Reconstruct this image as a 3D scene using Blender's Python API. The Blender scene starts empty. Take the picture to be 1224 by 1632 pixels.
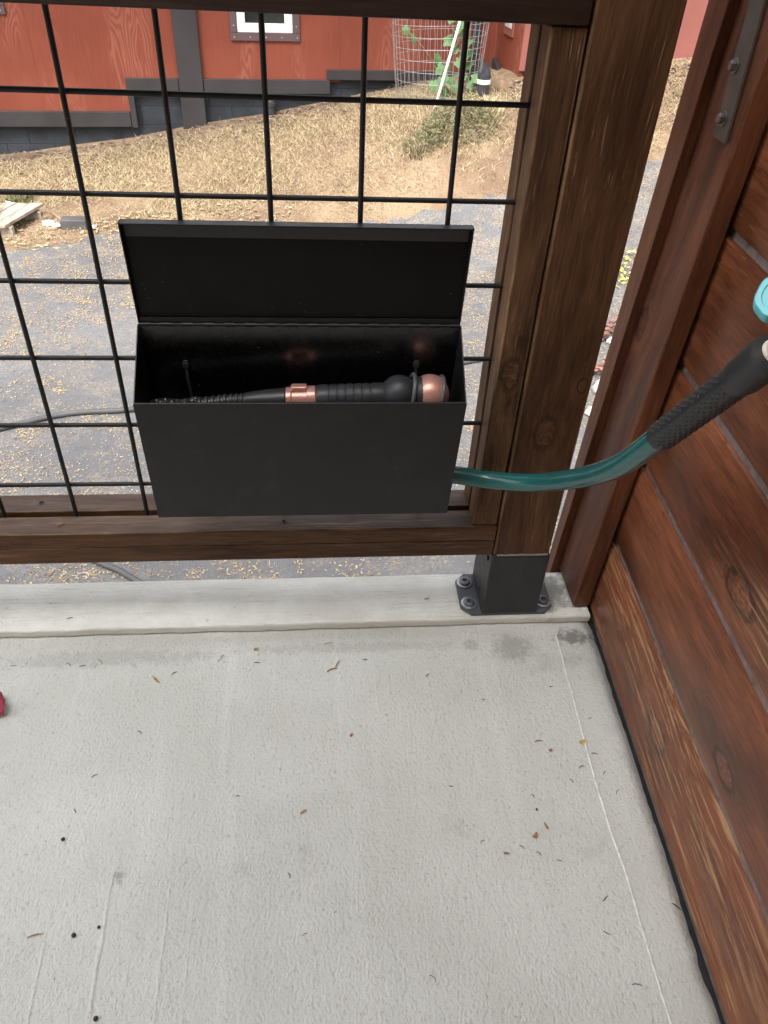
import bpy, bmesh, math, random
import numpy as np
from mathutils import Vector, Matrix, Euler

R = math.radians
rng = random.Random(7)
scene = bpy.context.scene
col = scene.collection

# ------------------------------------------------------------------ camera, sky, sun, exposure
cam_d = bpy.data.cameras.new('camera')
cam = bpy.data.objects.new('camera', cam_d)
col.objects.link(cam)
cam.location = (0.35120, -0.89384, 0.70124)
cam.rotation_euler = (R(49.775), R(-2.567), R(-4.386))
cam_d.sensor_fit = 'VERTICAL'
cam_d.sensor_height = 24.0
cam_d.lens = 1228.0 / 1632.0 * 24.0
cam_d.clip_start = 0.02
cam_d.clip_end = 2000
scene.camera = cam

SUN_EL, SUN_AZ = R(58), R(-150)       # azimuth measured from +Y towards +X
world = bpy.data.worlds.new('World')
scene.world = world
world.use_nodes = True
wn, wl = world.node_tree.nodes, world.node_tree.links
bg = wn['Background']
sky = wn.new('ShaderNodeTexSky')
sky.sky_type = 'NISHITA'
sky.sun_disc = False
sky.sun_elevation = SUN_EL
sky.sun_rotation = SUN_AZ
sky.air_density = 1.0
sky.dust_density = 6.0
sky.ozone_density = 1.0
hsv = wn.new('ShaderNodeHueSaturation')
hsv.inputs['Saturation'].default_value = 0.2
wl.new(sky.outputs[0], hsv.inputs['Color'])
wl.new(hsv.outputs[0], bg.inputs['Color'])
bg.inputs['Strength'].default_value = 0.15

sd = bpy.data.lights.new('sun', 'SUN')
sd.energy = 0.75
sd.angle = R(14)
sd.color = (1.0, 0.95, 0.87)
sun = bpy.data.objects.new('sun', sd)
col.objects.link(sun)
sv = Vector((math.sin(SUN_AZ) * math.cos(SUN_EL), math.cos(SUN_AZ) * math.cos(SUN_EL), math.sin(SUN_EL)))
sun.rotation_euler = sv.to_track_quat('Z', 'Y').to_euler()
sun.location = (-3, -3, 8)

scene.view_settings.view_transform = 'Standard'
scene.view_settings.look = 'None'
scene.view_settings.gamma = 1.0
scene.view_settings.use_curve_mapping = False
scene.view_settings.exposure = 1.65
scene.cycles.max_bounces = 6
scene.cycles.diffuse_bounces = 3
scene.cycles.glossy_bounces = 3

# ------------------------------------------------------------------ node helpers
class NT:
    def __init__(s, name):
        m = bpy.data.materials.new(name)
        m.use_nodes = True
        s.m = m
        s.n, s.l = m.node_tree.nodes, m.node_tree.links
        s.b = s.n['Principled BSDF']
        s._tc = None
    def tc(s, out='Object'):
        if not s._tc:
            s._tc = s.n.new('ShaderNodeTexCoord')
        return s._tc.outputs[out]
    def put(s, sock, v):
        if isinstance(v, bpy.types.NodeSocket):
            s.l.new(v, sock)
        elif isinstance(v, (tuple, list)) and len(v) == 3 and sock.type == 'RGBA':
            sock.default_value = (*v, 1)
        else:
            sock.default_value = v
    def math(s, op, a, b=0.0, c=None, clamp=False):
        n = s.n.new('ShaderNodeMath'); n.operation = op; n.use_clamp = clamp
        s.put(n.inputs[0], a); s.put(n.inputs[1], b)
        if c is not None: s.put(n.inputs[2], c)
        return n.outputs[0]
    def vmath(s, op, a, b=(0, 0, 0)):
        n = s.n.new('ShaderNodeVectorMath'); n.operation = op
        s.put(n.inputs[0], a)
        if op == 'SCALE': s.put(n.inputs[3], b)
        else: s.put(n.inputs[1], b)
        return n.outputs['Value'] if op in ('LENGTH', 'DISTANCE', 'DOT_PRODUCT') else n.outputs[0]
    def noise(s, vec, scale, detail=4, rough=0.55, dist=0.0, w=None, out=0):
        n = s.n.new('ShaderNodeTexNoise')
        if w is not None:
            n.noise_dimensions = '4D'; s.put(n.inputs['W'], w)
        s.put(n.inputs['Vector'], vec)
        n.inputs['Scale'].default_value = scale
        n.inputs['Detail'].default_value = detail
        n.inputs['Roughness'].default_value = rough
        n.inputs['Distortion'].default_value = dist
        return n.outputs[out]
    def voro(s, vec, scale, feature='F1', out=0, rnd=1.0):
        n = s.n.new('ShaderNodeTexVoronoi'); n.feature = feature
        s.put(n.inputs['Vector'], vec)
        n.inputs['Scale'].default_value = scale
        n.inputs['Randomness'].default_value = rnd
        return n.outputs[out]
    def ramp(s, fac, stops):
        n = s.n.new('ShaderNodeValToRGB')
        e = n.color_ramp.elements
        while len(e) < len(stops): e.new(0.5)
        for k, (p, c) in enumerate(stops):
            e[k].position = p
            e[k].color = (*c, 1) if isinstance(c, (tuple, list)) else (c, c, c, 1)
        s.put(n.inputs[0], fac)
        return n.outputs[0]
    def mr(s, v, a, b, c=0.0, d=1.0, smooth=True):
        n = s.n.new('ShaderNodeMapRange')
        n.interpolation_type = 'SMOOTHSTEP' if smooth else 'LINEAR'
        s.put(n.inputs[0], v)
        for k, x in enumerate((a, b, c, d)): s.put(n.inputs[k + 1], x)
        return n.outputs[0]
    def mix(s, fac, a, b, mode='MIX'):
        n = s.n.new('ShaderNodeMix'); n.data_type = 'RGBA'; n.blend_type = mode
        s.put(n.inputs[0], fac); s.put(n.inputs[6], a); s.put(n.inputs[7], b)
        return n.outputs[2]
    def sep(s, v):
        n = s.n.new('ShaderNodeSeparateXYZ'); s.put(n.inputs[0], v); return n.outputs
    def comb(s, x, y, z):
        n = s.n.new('ShaderNodeCombineXYZ')
        for k, v in enumerate((x, y, z)): s.put(n.inputs[k], v)
        return n.outputs[0]
    def objrand(s):
        return s.n.new('ShaderNodeObjectInfo').outputs['Random']
    def island(s):
        return s.n.new('ShaderNodeNewGeometry').outputs['Random Per Island']
    def bump(s, h, strength=0.3, dist=0.001, prev=None):
        n = s.n.new('ShaderNodeBump')
        n.inputs['Strength'].default_value = strength
        n.inputs['Distance'].default_value = dist
        s.put(n.inputs['Height'], h)
        if prev is not None: s.put(n.inputs['Normal'], prev)
        return n.outputs[0]
    def out(s, color=None, rough=None, normal=None, metal=None, spec=None, **kw):
        if color is not None: s.put(s.b.inputs['Base Color'], color)
        if rough is not None: s.put(s.b.inputs['Roughness'], rough)
        if normal is not None: s.put(s.b.inputs['Normal'], normal)
        if metal is not None: s.put(s.b.inputs['Metallic'], metal)
        if spec is not None: s.put(s.b.inputs['Specular IOR Level'], spec)
        for k, v in kw.items(): s.put(s.b.inputs[k.replace('_', ' ')], v)
        return s.m

def plain(name, color, rough=0.5, metal=0.0, spec=None, var=0.15, scale=30, bump=0.0, bscale=200, bdist=0.0006, **kw):
    t = NT(name)
    n = t.noise(t.tc(), scale, 4)
    c = t.mix(t.mr(n, 0.25, 0.75), tuple(v * (1 - var) for v in color), tuple(min(1, v * (1 + var)) for v in color))
    nm = t.bump(t.noise(t.tc(), bscale, 3), bump, bdist) if bump else None
    r = t.mr(n, 0.2, 0.8, max(0, rough - 0.06), min(1, rough + 0.06))
    return t.out(c, r, nm, metal, spec, **kw)

def wood(name, axis, dark, mid, light, rough=0.5, wear=None, wear_amt=0.5, wear_patch=7.0, knots=(), bump=0.35,
         cross=26.0, along=2.2, blotch=(0.55, 1.15), bl_scale=6.0, gloss_var=0.12, fibre=0.38, spec=0.4, scratch=0.0, coat=0.0, kn=1.0, kr_amt=0.5):
    t = NT(name)
    raw = t.tc()
    off = t.math('MULTIPLY', t.objrand(), 37.0)
    P = t.vmath('ADD', raw, t.comb(off, off, off))
    def sc(c, a):
        v = [c, c, c]; v['xyz'.index(axis)] = a
        return tuple(v)
    warp = None
    kmask = kring = None
    for (K, kr) in knots:
        q = t.vmath('MULTIPLY', t.vmath('SUBTRACT', raw, K), sc(1.0 / kr, 0.55 / kr))
        d = t.vmath('LENGTH', q)
        d = t.math('ADD', d, t.math('MULTIPLY', t.math('SUBTRACT', t.noise(raw, 90, 4), 0.5), kn))
        w = t.math('POWER', t.math('MAXIMUM', t.math('SUBTRACT', 1.0, t.math('DIVIDE', d, 5.0)), 0.0), 2.0)
        warp = w if warp is None else t.math('ADD', warp, w)
        m = t.mr(d, 1.1, 0.85)
        ring = t.math('MULTIPLY', t.mr(d, 0.7, 0.95), t.mr(d, 1.35, 1.05))
        kmask = m if kmask is None else t.math('MAXIMUM', kmask, m)
        kring = ring if kring is None else t.math('MAXIMUM', kring, ring)
    lowv = t.noise(t.vmath('MULTIPLY', P, sc(5, 1.6)), 1.0, 2, 0.5, out=1)
    Pd = t.vmath('ADD', P, t.vmath('SCALE', t.vmath('SUBTRACT', lowv, (0.5, 0.5, 0.5)), 0.05))
    wv = t.math('MULTIPLY', warp, 1.3) if warp is not None else 0.0
    g = t.noise(t.vmath('MULTIPLY', Pd, sc(cross, along)), 1.6, 6, 0.62, w=wv)
    fib = t.noise(t.vmath('MULTIPLY', Pd, sc(340, 20)), 1.0, 5, 0.75)
    c = t.ramp(g, [(0.30, dark), (0.5, mid), (0.70, light)])
    bl = t.noise(t.vmath('MULTIPLY', P, sc(bl_scale, bl_scale * 0.45)), 1.0, 3, 0.55)
    blv = t.mr(bl, 0.28, 0.72, blotch[0], blotch[1])
    c = t.mix(1.0, c, t.comb(blv, blv, blv), 'MULTIPLY')
    fv = t.mr(fib, 0.25, 0.75, 1 - fibre, 1 + fibre)
    c = t.mix(1.0, c, t.comb(fv, fv, fv), 'MULTIPLY')
    h = t.math('ADD', t.math('MULTIPLY', g, 0.5), t.math('MULTIPLY', fib, 0.5))
    ck = t.math('MULTIPLY', t.mr(t.math('ABSOLUTE', t.math('SUBTRACT', t.noise(t.vmath('MULTIPLY', Pd, sc(75, 2.4)), 1.0, 3, 0.6), 0.5)), 0.010, 0.002), t.mr(t.noise(t.vmath('MULTIPLY', P, sc(9, 5)), 1.0, 2), 0.52, 0.6))
    c = t.mix(t.math('MULTIPLY', ck, 0.6), c, tuple(v * 0.35 for v in dark))
    h = t.math('SUBTRACT', h, t.math('MULTIPLY', ck, 0.5))
    if kmask is not None:
        kc = t.ramp(t.noise(raw, 160, 4, 0.7), [(0.3, tuple(v * 0.6 for v in dark)), (0.55, mid), (0.75, tuple(v * 1.25 for v in light))])
        c = t.mix(t.math('MULTIPLY', kmask, 0.9), c, kc)
        c = t.mix(t.math('MULTIPLY', kring, kr_amt), c, tuple(v * 0.35 for v in dark))
        h = t.math('SUBTRACT', h, t.math('MULTIPLY', kring, 0.6))
    rr = rough
    if wear is not None:
        st = t.noise(t.vmath('MULTIPLY', Pd, sc(170, 5)), 1.0, 5, 0.7)
        pa = t.noise(t.vmath('MULTIPLY', P, sc(wear_patch, wear_patch * 0.35)), 1.0, 3, 0.6)
        wm = t.math('MULTIPLY', t.mr(st, 0.56 - 0.05 * wear_amt, 0.64), t.mr(pa, 0.62 - 0.22 * wear_amt, 0.70 - 0.1 * wear_amt))
        c = t.mix(t.math('MULTIPLY', wm, 0.85), c, wear)
        rr = t.math('ADD', rough, t.math('MULTIPLY', wm, 0.25), clamp=True)
        h = t.math('SUBTRACT', h, t.math('MULTIPLY', wm, 0.25))
    if scratch > 0:
        s1 = t.noise(t.vmath('MULTIPLY', Pd, sc(420, 9)), 1.0, 2, 0.5)
        s2 = t.noise(P, 4.5, 3, 0.6)
        sm = t.math('MULTIPLY', t.mr(s1, 0.66, 0.72), t.mr(s2, 0.5, 0.62))
        c = t.mix(t.math('MULTIPLY', sm, scratch), c, wear if wear else tuple(v * 2 for v in light))
    rv = t.mr(bl, 0.3, 0.7, -gloss_var, gloss_var)
    rr = t.math('ADD', rr, rv, clamp=True)
    nm = t.bump(h, bump, 0.0012)
    kw = {}
    if coat: kw = dict(Coat_Weight=coat, Coat_Roughness=0.28)
    return t.out(c, rr, nm, 0.0, spec, **kw)

# ------------------------------------------------------------------ mesh helpers
def tag(o, label=None, cat=None, group=None, kind=None):
    if label: o['label'] = label
    if cat: o['category'] = cat
    if group: o['group'] = group
    if kind: o['kind'] = kind
    return o

def thing(name, label, cat, loc=(0, 0, 0), rz=0.0, group=None):
    o = bpy.data.objects.new(name, None)
    o.empty_display_size = 0.05
    o.location = loc
    o.rotation_euler = (0, 0, rz)
    col.objects.link(o)
    return tag(o, label, cat, group)

class MB:
    def __init__(s):
        s.v, s.f = [], []
    def add(s, vs, fs):
        k = len(s.v)
        s.v += [tuple(v) for v in vs]
        s.f += [tuple(i + k for i in f) for f in fs]
        return s
    def hexa(s, p):
        return s.add(p, [(0, 3, 2, 1), (4, 5, 6, 7), (0, 1, 5, 4), (1, 2, 6, 5), (2, 3, 7, 6), (3, 0, 4, 7)])
    def box(s, x0, x1, y0, y1, z0, z1):
        return s.hexa([(x0, y0, z0), (x1, y0, z0), (x1, y1, z0), (x0, y1, z0), (x0, y0, z1), (x1, y0, z1), (x1, y1, z1), (x0, y1, z1)])
    def tube(s, pts, rad, n=12, caps=True):
        pts = [Vector(p) for p in pts]
        m = len(pts)
        rads = rad if isinstance(rad, (list, tuple)) else [rad] * m
        tg = []
        for i in range(m):
            a, b = pts[max(0, i - 1)], pts[min(m - 1, i + 1)]
            d = b - a
            tg.append(d.normalized() if d.length > 1e-9 else (tg[-1] if tg else Vector((0, 0, 1))))
        up = Vector((0, 0, 1)) if abs(tg[0].z) < 0.9 else Vector((1, 0, 0))
        nrm = (up - tg[0] * up.dot(tg[0])).normalized()
        vs, fs = [], []
        for i in range(m):
            nrm = (nrm - tg[i] * nrm.dot(tg[i])).normalized()
            bn = tg[i].cross(nrm)
            for k in range(n):
                a = 2 * math.pi * k / n
                vs.append(pts[i] + (nrm * math.cos(a) + bn * math.sin(a)) * rads[i])
        for i in range(m - 1):
            for k in range(n):
                k2 = (k + 1) % n
                fs.append((i * n + k, i * n + k2, (i + 1) * n + k2, (i + 1) * n + k))
        if caps:
            fs.append(tuple(range(n - 1, -1, -1)))
            fs.append(tuple((m - 1) * n + k for k in range(n)))
        return s.add(vs, fs)
    def lathe(s, base, axis, prof, n=24):
        base, axis = Vector(base), Vector(axis).normalized()
        return s.tube([base + axis * t for t, r in prof], [max(r, 1e-5) for t, r in prof], n) if False else s._lathe(base, axis, prof, n)
    def _lathe(s, base, axis, prof, n):
        up = Vector((0, 0, 1)) if abs(axis.z) < 0.9 else Vector((1, 0, 0))
        u = (up - axis * up.dot(axis)).normalized(); w = axis.cross(u)
        vs, fs = [], []
        for t, r in prof:
            for k in range(n):
                a = 2 * math.pi * k / n
                vs.append(base + axis * t + (u * math.cos(a) + w * math.sin(a)) * max(r, 1e-5))
        for i in range(len(prof) - 1):
            for k in range(n):
                k2 = (k + 1) % n
                fs.append((i * n + k, i * n + k2, (i + 1) * n + k2, (i + 1) * n + k))
        fs.append(tuple(range(n - 1, -1, -1)))
        fs.append(tuple((len(prof) - 1) * n + k for k in range(n)))
        return s.add(vs, fs)
    def build(s, name, mat, parent=None, smooth=False, bevel=0.0, seg=2, local=False, angle=40):
        me = bpy.data.meshes.new(name)
        me.from_pydata(s.v, [], s.f)
        me.validate()
        bm = bmesh.new(); bm.from_mesh(me)
        bmesh.ops.recalc_face_normals(bm, faces=bm.faces)
        bm.to_mesh(me); bm.free()
        me.materials.append(mat)
        if smooth or bevel:
            for p in me.polygons: p.use_smooth = True
            try: me.set_sharp_from_angle(angle=R(angle))
            except Exception: pass
        o = bpy.data.objects.new(name, me)
        col.objects.link(o)
        if parent: attach(o, parent, local)
        if bevel:
            b = o.modifiers.new('bevel', 'BEVEL'); b.width = bevel; b.segments = seg; b.limit_method = 'ANGLE'; b.angle_limit = R(35)
            b.harden_normals = True
        return o

def attach(o, parent, local=False):
    o.parent = parent
    if not local and parent.parent is None and parent.type == 'EMPTY':
        o.matrix_parent_inverse = (Matrix.Translation(parent.location) @ parent.rotation_euler.to_matrix().to_4x4()).inverted()
    return o

def dup(o, parent=None, **kw):
    c = o.copy(); col.objects.link(c)
    if parent is not None: c.parent = parent
    for k, v in kw.items(): setattr(c, k, v)
    return c

def spline(pts, n):
    pts = [Vector(p) for p in pts]
    out = []
    P = [pts[0] * 2 - pts[1]] + pts + [pts[-1] * 2 - pts[-2]]
    for i in range(1, len(P) - 2):
        for k in range(n):
            t = k / n
            a, b, c, d = P[i - 1], P[i], P[i + 1], P[i + 2]
            out.append(0.5 * ((2 * b) + (c - a) * t + (2 * a - 5 * b + 4 * c - d) * t * t + (3 * b - a - 3 * c + d) * t ** 3))
    out.append(pts[-1])
    return out

def vnoise(x, seed=0):
    i = math.floor(x); f = x - i; f = f * f * (3 - 2 * f)
    def h(k): return random.Random(k * 7919 + seed * 104729).random()
    return h(i) * (1 - f) + h(i + 1) * f

# ------------------------------------------------------------------ materials
RAILM = dict(dark=(0.062, 0.029, 0.014), mid=(0.130, 0.063, 0.030), light=(0.195, 0.101, 0.051))
WEAR = (0.30, 0.20, 0.115)
M = {}
M['rail_x'] = wood('weathered brown timber', 'x', **RAILM, rough=0.58, spec=0.22, wear=WEAR, wear_amt=0.35, scratch=0.35, bump=0.5)
M['rail_top'] = wood('dark brown timber', 'x', (0.022, 0.012, 0.008), (0.04, 0.022, 0.015), (0.06, 0.035, 0.024), rough=0.5, bump=0.3)
M['rail_worn'] = wood('worn brown timber', 'x', (0.05, 0.028, 0.018), (0.12, 0.074, 0.05), (0.20, 0.135, 0.095), rough=0.6, wear=(0.34, 0.25, 0.17), wear_amt=0.6, scratch=0.5, bump=0.5)
M['post'] = wood('brown timber post', 'z', **RAILM, rough=0.58, spec=0.22, wear=WEAR, wear_amt=0.12, scratch=0.55, bump=0.45,
                 knots=[((0.6635, -0.0445, 0.115), 0.014), ((0.70, -0.0445, 0.19), 0.006)], cross=34)
M['stop'] = wood('worn brown batten', 'z', (0.046, 0.023, 0.011), (0.115, 0.060, 0.029), (0.19, 0.108, 0.055), rough=0.58, spec=0.22, wear=(0.36, 0.26, 0.16),
                 wear_amt=0.35, scratch=0.8, bump=0.5, knots=[((0.602, -0.042, 0.205), 0.012)])
M['edge'] = wood('rubbed timber edge', 'z', (0.07, 0.037, 0.018), (0.17, 0.098, 0.05), (0.30, 0.195, 0.11), rough=0.6, spec=0.2, cross=40, along=6, blotch=(0.45, 1.2), bl_scale=14)
M['edge_x'] = wood('rubbed rail edge', 'x', (0.06, 0.032, 0.017), (0.14, 0.08, 0.042), (0.26, 0.17, 0.10), rough=0.6, spec=0.2, cross=40, along=6, blotch=(0.4, 1.2), bl_scale=14)
PLK = dict(dark=(0.098, 0.034, 0.018), mid=(0.190, 0.062, 0.028), light=(0.275, 0.098, 0.044))
PLW = (0.50, 0.29, 0.14)
def plank_mat(i, knots=(), amt=0.25, bl=(0.30, 1.35), patch=7.0, scratch=0.35):
    return wood('red brown stained plank %d' % i, 'y', **PLK, rough=0.40, wear=PLW, wear_amt=amt, wear_patch=patch, knots=knots,
                blotch=bl, bl_scale=9, bump=0.35, cross=24, along=2.0, scratch=scratch, gloss_var=0.10, spec=0.40, kn=0.75, kr_amt=0.75)
M['trim'] = wood('red brown stained trim', 'z', (0.078, 0.029, 0.017), (0.150, 0.054, 0.029), (0.215, 0.083, 0.044), spec=0.3, rough=0.45, bump=0.2, blotch=(0.55, 1.2),
                 bl_scale=10, knots=[((0.797, 0.045, 0.235), 0.012)])
M['trim_edge'] = wood('orange brown trim edge', 'z', (0.06, 0.022, 0.012), (0.14, 0.048, 0.02), (0.19, 0.07, 0.03), rough=0.42, bump=0.2, blotch=(0.6, 1.2))
M['channel'] = plain('grey dusty channel', (0.21, 0.165, 0.155), 0.6, var=0.35, scale=60, bump=0.4, bscale=180)

def black_paint(name, base, rough, sp=0.5, bump=0.12, bs=420, du=0.035):
    t = NT(name)
    n1 = t.noise(t.tc(), 9, 3); n2 = t.noise(t.tc(), bs, 2)
    c = t.mix(t.mr(n1, 0.3, 0.7), tuple(v * 0.85 for v in base), tuple(v * 1.15 for v in base))
    speck = t.mr(t.noise(t.tc(), 330, 1), 0.765, 0.785)
    c = t.mix(t.math('MULTIPLY', speck, 0.35), c, (0.25, 0.25, 0.25))
    dust = t.math('MULTIPLY', t.mr(t.noise(t.tc(), 26, 5, 0.7), 0.52, 0.75), du)
    c = t.mix(dust, c, (0.30, 0.29, 0.27))
    n3 = t.noise(t.tc(), 45, 5, 0.7)
    return t.out(c, t.mr(n3, 0.3, 0.7, rough - 0.06, rough + 0.09), t.bump(n2, bump, 0.0004, t.bump(t.noise(t.tc(), 6, 2), 0.10, 0.004)), 0.0, sp)
M['box'] = black_paint('black powder coat', (0.0080, 0.0080, 0.0084), 0.42)
M['box_in'] = black_paint('black gloss coat', (0.0022, 0.0022, 0.0022), 0.24, 0.4, 0.2, 500, 0.0)
_b = M['box_in'].node_tree.nodes['Principled BSDF']
_b.inputs['Coat Weight'].default_value = 0.55; _b.inputs['Coat Roughness'].default_value = 0.20; _b.inputs['Coat IOR'].default_value = 1.7
M['lid_in'] = black_paint('black satin lid', (0.0045, 0.0045, 0.0048), 0.36, 0.22, 0.12, 420, 0.008)
M['wire'] = black_paint('black wire coat', (0.012, 0.013, 0.014), 0.45, 0.4)
M['base'] = black_paint('dark post base', (0.020, 0.021, 0.024), 0.45, 0.5)
M['plate'] = black_paint('grey base plate', (0.085, 0.092, 0.105), 0.5, 0.5)
M['zinc'] = plain('dull zinc', (0.17, 0.155, 0.145), 0.42, 0.6, var=0.25, scale=200)
M['galv'] = plain('galvanised steel', (0.42, 0.42, 0.44), 0.42, 0.7, var=0.25, scale=200)
M['bolt_dark'] = plain('dark bolt', (0.06, 0.06, 0.065), 0.4, 0.6)
M['strap'] = plain('dull steel strap', (0.105, 0.092, 0.08), 0.5, 0.4, var=0.2, scale=40)
M['rubber'] = plain('black rubber grip', (0.030, 0.032, 0.036), 0.46, var=0.10, bump=0.1, bscale=500)
M['grip'] = plain('black sleeve', (0.024, 0.025, 0.028), 0.40, var=0.12, bump=0.1, bscale=300)
M['greyring'] = plain('dark grey ring', (0.10, 0.108, 0.118), 0.32)
M['copper'] = plain('rose copper paint', (0.66, 0.35, 0.285), 0.36, 0.5, var=0.04, scale=9)
M['brass'] = plain('pale brass', (0.70, 0.62, 0.46), 0.3, 0.9, var=0.1)
M['ferrule'] = plain('cream plastic ferrule', (0.75, 0.70, 0.60), 0.4)
M['teal'] = plain('teal plastic', (0.16, 0.60, 0.66), 0.38, var=0.08, scale=60)

t = NT('green hose')
ln = t.noise(t.tc(), 14, 2)
c = t.mix(t.mr(ln, 0.3, 0.7), (0.012, 0.105, 0.104), (0.018, 0.130, 0.127))
M['hose'] = t.out(c, 0.26, t.bump(t.noise(t.tc(), 900, 1), 0.03, 0.0003), 0.0, 0.5, Coat_Weight=0.3, Coat_Roughness=0.12)

# painted porch floor
t = NT('grey textured floor coat')
P = t.tc()
lump = t.noise(t.vmath('MULTIPLY', P, (1, 0.7, 1)), 270, 2, 0.6)
fine = t.noise(P, 620, 2, 0.6)
lowm = t.noise(P, 3.2, 4, 0.6)
str1 = t.noise(t.vmath('MULTIPLY', P, (26, 1.1, 1)), 1.0, 4, 0.6)
stain = t.noise(P, 9, 5, 0.65)
c = t.mix(t.mr(lowm, 0.3, 0.7), (0.580, 0.592, 0.545), (0.685, 0.698, 0.655))
c = t.mix(t.math('MULTIPLY', t.mr(str1, 0.55, 0.75), 0.35), c, (0.77, 0.78, 0.75))
c = t.mix(t.math('MULTIPLY', t.mr(stain, 0.60, 0.78), 0.35), c, (0.24, 0.23, 0.21))
c = t.mix(t.math('MULTIPLY', t.mr(lump, 0.42, 0.24), 0.38), c, (0.24, 0.235, 0.215))
speck = t.mr(t.noise(P, 130, 2, 0.5), 0.735, 0.76)
c = t.mix(t.math('MULTIPLY', speck, 0.45), c, (0.12, 0.11, 0.10))
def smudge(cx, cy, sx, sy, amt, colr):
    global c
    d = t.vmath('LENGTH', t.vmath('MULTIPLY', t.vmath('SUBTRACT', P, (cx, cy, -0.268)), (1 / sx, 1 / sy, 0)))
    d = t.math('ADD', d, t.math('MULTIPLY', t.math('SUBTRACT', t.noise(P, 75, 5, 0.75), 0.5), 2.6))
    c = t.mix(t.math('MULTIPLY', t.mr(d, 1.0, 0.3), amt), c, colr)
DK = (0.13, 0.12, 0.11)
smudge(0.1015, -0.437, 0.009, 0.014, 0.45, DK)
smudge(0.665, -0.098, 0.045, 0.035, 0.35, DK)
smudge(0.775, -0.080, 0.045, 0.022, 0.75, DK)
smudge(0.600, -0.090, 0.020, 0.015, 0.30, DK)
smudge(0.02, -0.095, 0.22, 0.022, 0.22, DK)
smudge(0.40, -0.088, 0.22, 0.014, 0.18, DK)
# thin dark crack and grime along the wall side
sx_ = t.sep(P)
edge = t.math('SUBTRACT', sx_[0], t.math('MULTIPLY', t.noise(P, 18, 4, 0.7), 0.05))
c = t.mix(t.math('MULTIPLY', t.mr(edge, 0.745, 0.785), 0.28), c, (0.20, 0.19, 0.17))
nm = t.bump(t.math('ADD', lump, t.math('MULTIPLY', fine, 0.35)), 0.8, 0.0024)
nm = t.bump(str1, 0.22, 0.005, nm)
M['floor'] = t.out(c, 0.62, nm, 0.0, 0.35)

t = NT('white painted kerb')
P = t.tc()
g1 = t.noise(t.vmath('MULTIPLY', P, (9, 210, 210)), 1.0, 5, 0.7)
g2 = t.noise(P, 190, 4, 0.7)
st = t.noise(P, 12, 5, 0.65)
c = t.mix(t.mr(st, 0.35, 0.7), (0.74, 0.735, 0.66), (0.86, 0.86, 0.80))
c = t.mix(t.math('MULTIPLY', t.mr(g1, 0.44, 0.30), 0.45), c, (0.34, 0.325, 0.28))
pit = t.math('MULTIPLY', t.mr(g2, 0.36, 0.29), t.mr(t.noise(P, 22, 3), 0.35, 0.6))
c = t.mix(t.math('MULTIPLY', pit, 0.7), c, (0.15, 0.14, 0.12))
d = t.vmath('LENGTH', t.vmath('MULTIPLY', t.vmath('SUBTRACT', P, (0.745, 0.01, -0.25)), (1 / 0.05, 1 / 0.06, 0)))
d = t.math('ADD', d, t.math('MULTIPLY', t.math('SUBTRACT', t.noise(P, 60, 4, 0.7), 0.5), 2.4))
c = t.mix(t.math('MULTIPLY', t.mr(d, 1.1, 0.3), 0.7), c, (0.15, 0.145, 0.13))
M['kerb'] = t.out(c, 0.6, t.bump(t.math('ADD', g1, g2), 0.9, 0.0022), 0.0, 0.35)
M['seam'] = plain('pale floor seam', (0.76, 0.765, 0.74), 0.6, var=0.22, scale=110, bump=0.4, bscale=300)
M['ridge'] = M['floor']
M['membrane'] = plain('black flashing', (0.022, 0.023, 0.026), 0.5, var=0.3, scale=50, bump=0.4)
M['shade_boards'] = plain('shade eave boards', (0.28, 0.17, 0.10), 0.6)  # for the out-of-view eave added to keep sun off the porch
M['backwall'] = plain('brown house wall', (0.20, 0.12, 0.08), 0.6)

# outdoors
t = NT('dry soil and straw ground')
P = t.tc()
a = t.noise(P, 2.2, 5, 0.6); b = t.noise(P, 45, 4, 0.65)
c = t.mix(t.mr(a, 0.35, 0.68), (0.185, 0.125, 0.085), (0.29, 0.215, 0.14))
c = t.mix(t.math('MULTIPLY', t.mr(b, 0.5, 0.7), 0.5), c, (0.22, 0.145, 0.095))
M['ground'] = t.out(c, 0.95, t.bump(b, 0.6, 0.02), 0.0, 0.1)
t = NT('old grey asphalt')
P = t.tc()
a = t.noise(P, 1.1, 5, 0.6); b = t.voro(P, 160); d2 = t.noise(P, 420, 2)
c = t.mix(t.mr(a, 0.32, 0.7), (0.122, 0.123, 0.130), (0.188, 0.187, 0.190))
c = t.mix(t.math('MULTIPLY', t.mr(b, 0.25, 0.55), 0.35), c, (0.10, 0.10, 0.108))
c = t.mix(t.math('MULTIPLY', t.mr(d2, 0.62, 0.7), 0.5), c, (0.36, 0.35, 0.34))
c = t.mix(t.math('MULTIPLY', t.mr(t.noise(P, 22, 5, 0.7), 0.5, 0.68), 0.4), c, (0.085, 0.086, 0.092))
cl = t.mr(t.noise(P, 6, 6, 0.72), 0.44, 0.60)
gr = t.mr(t.noise(P, 75, 4, 0.75), 0.47, 0.60)
nearg = t.mr(t.sep(P)[1], 1.5, 5.2, 0.55, 1.0)
fines = t.math('MULTIPLY', t.math('MULTIPLY', cl, gr), nearg)
c = t.mix(t.math('MULTIPLY', fines, 0.8), c, t.mix(t.noise(P, 40, 2), (0.27, 0.20, 0.125), (0.46, 0.38, 0.27)))
M['asphalt'] = t.out(c, 0.85, t.bump(b, 0.5, 0.004), 0.0, 0.25)

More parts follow.
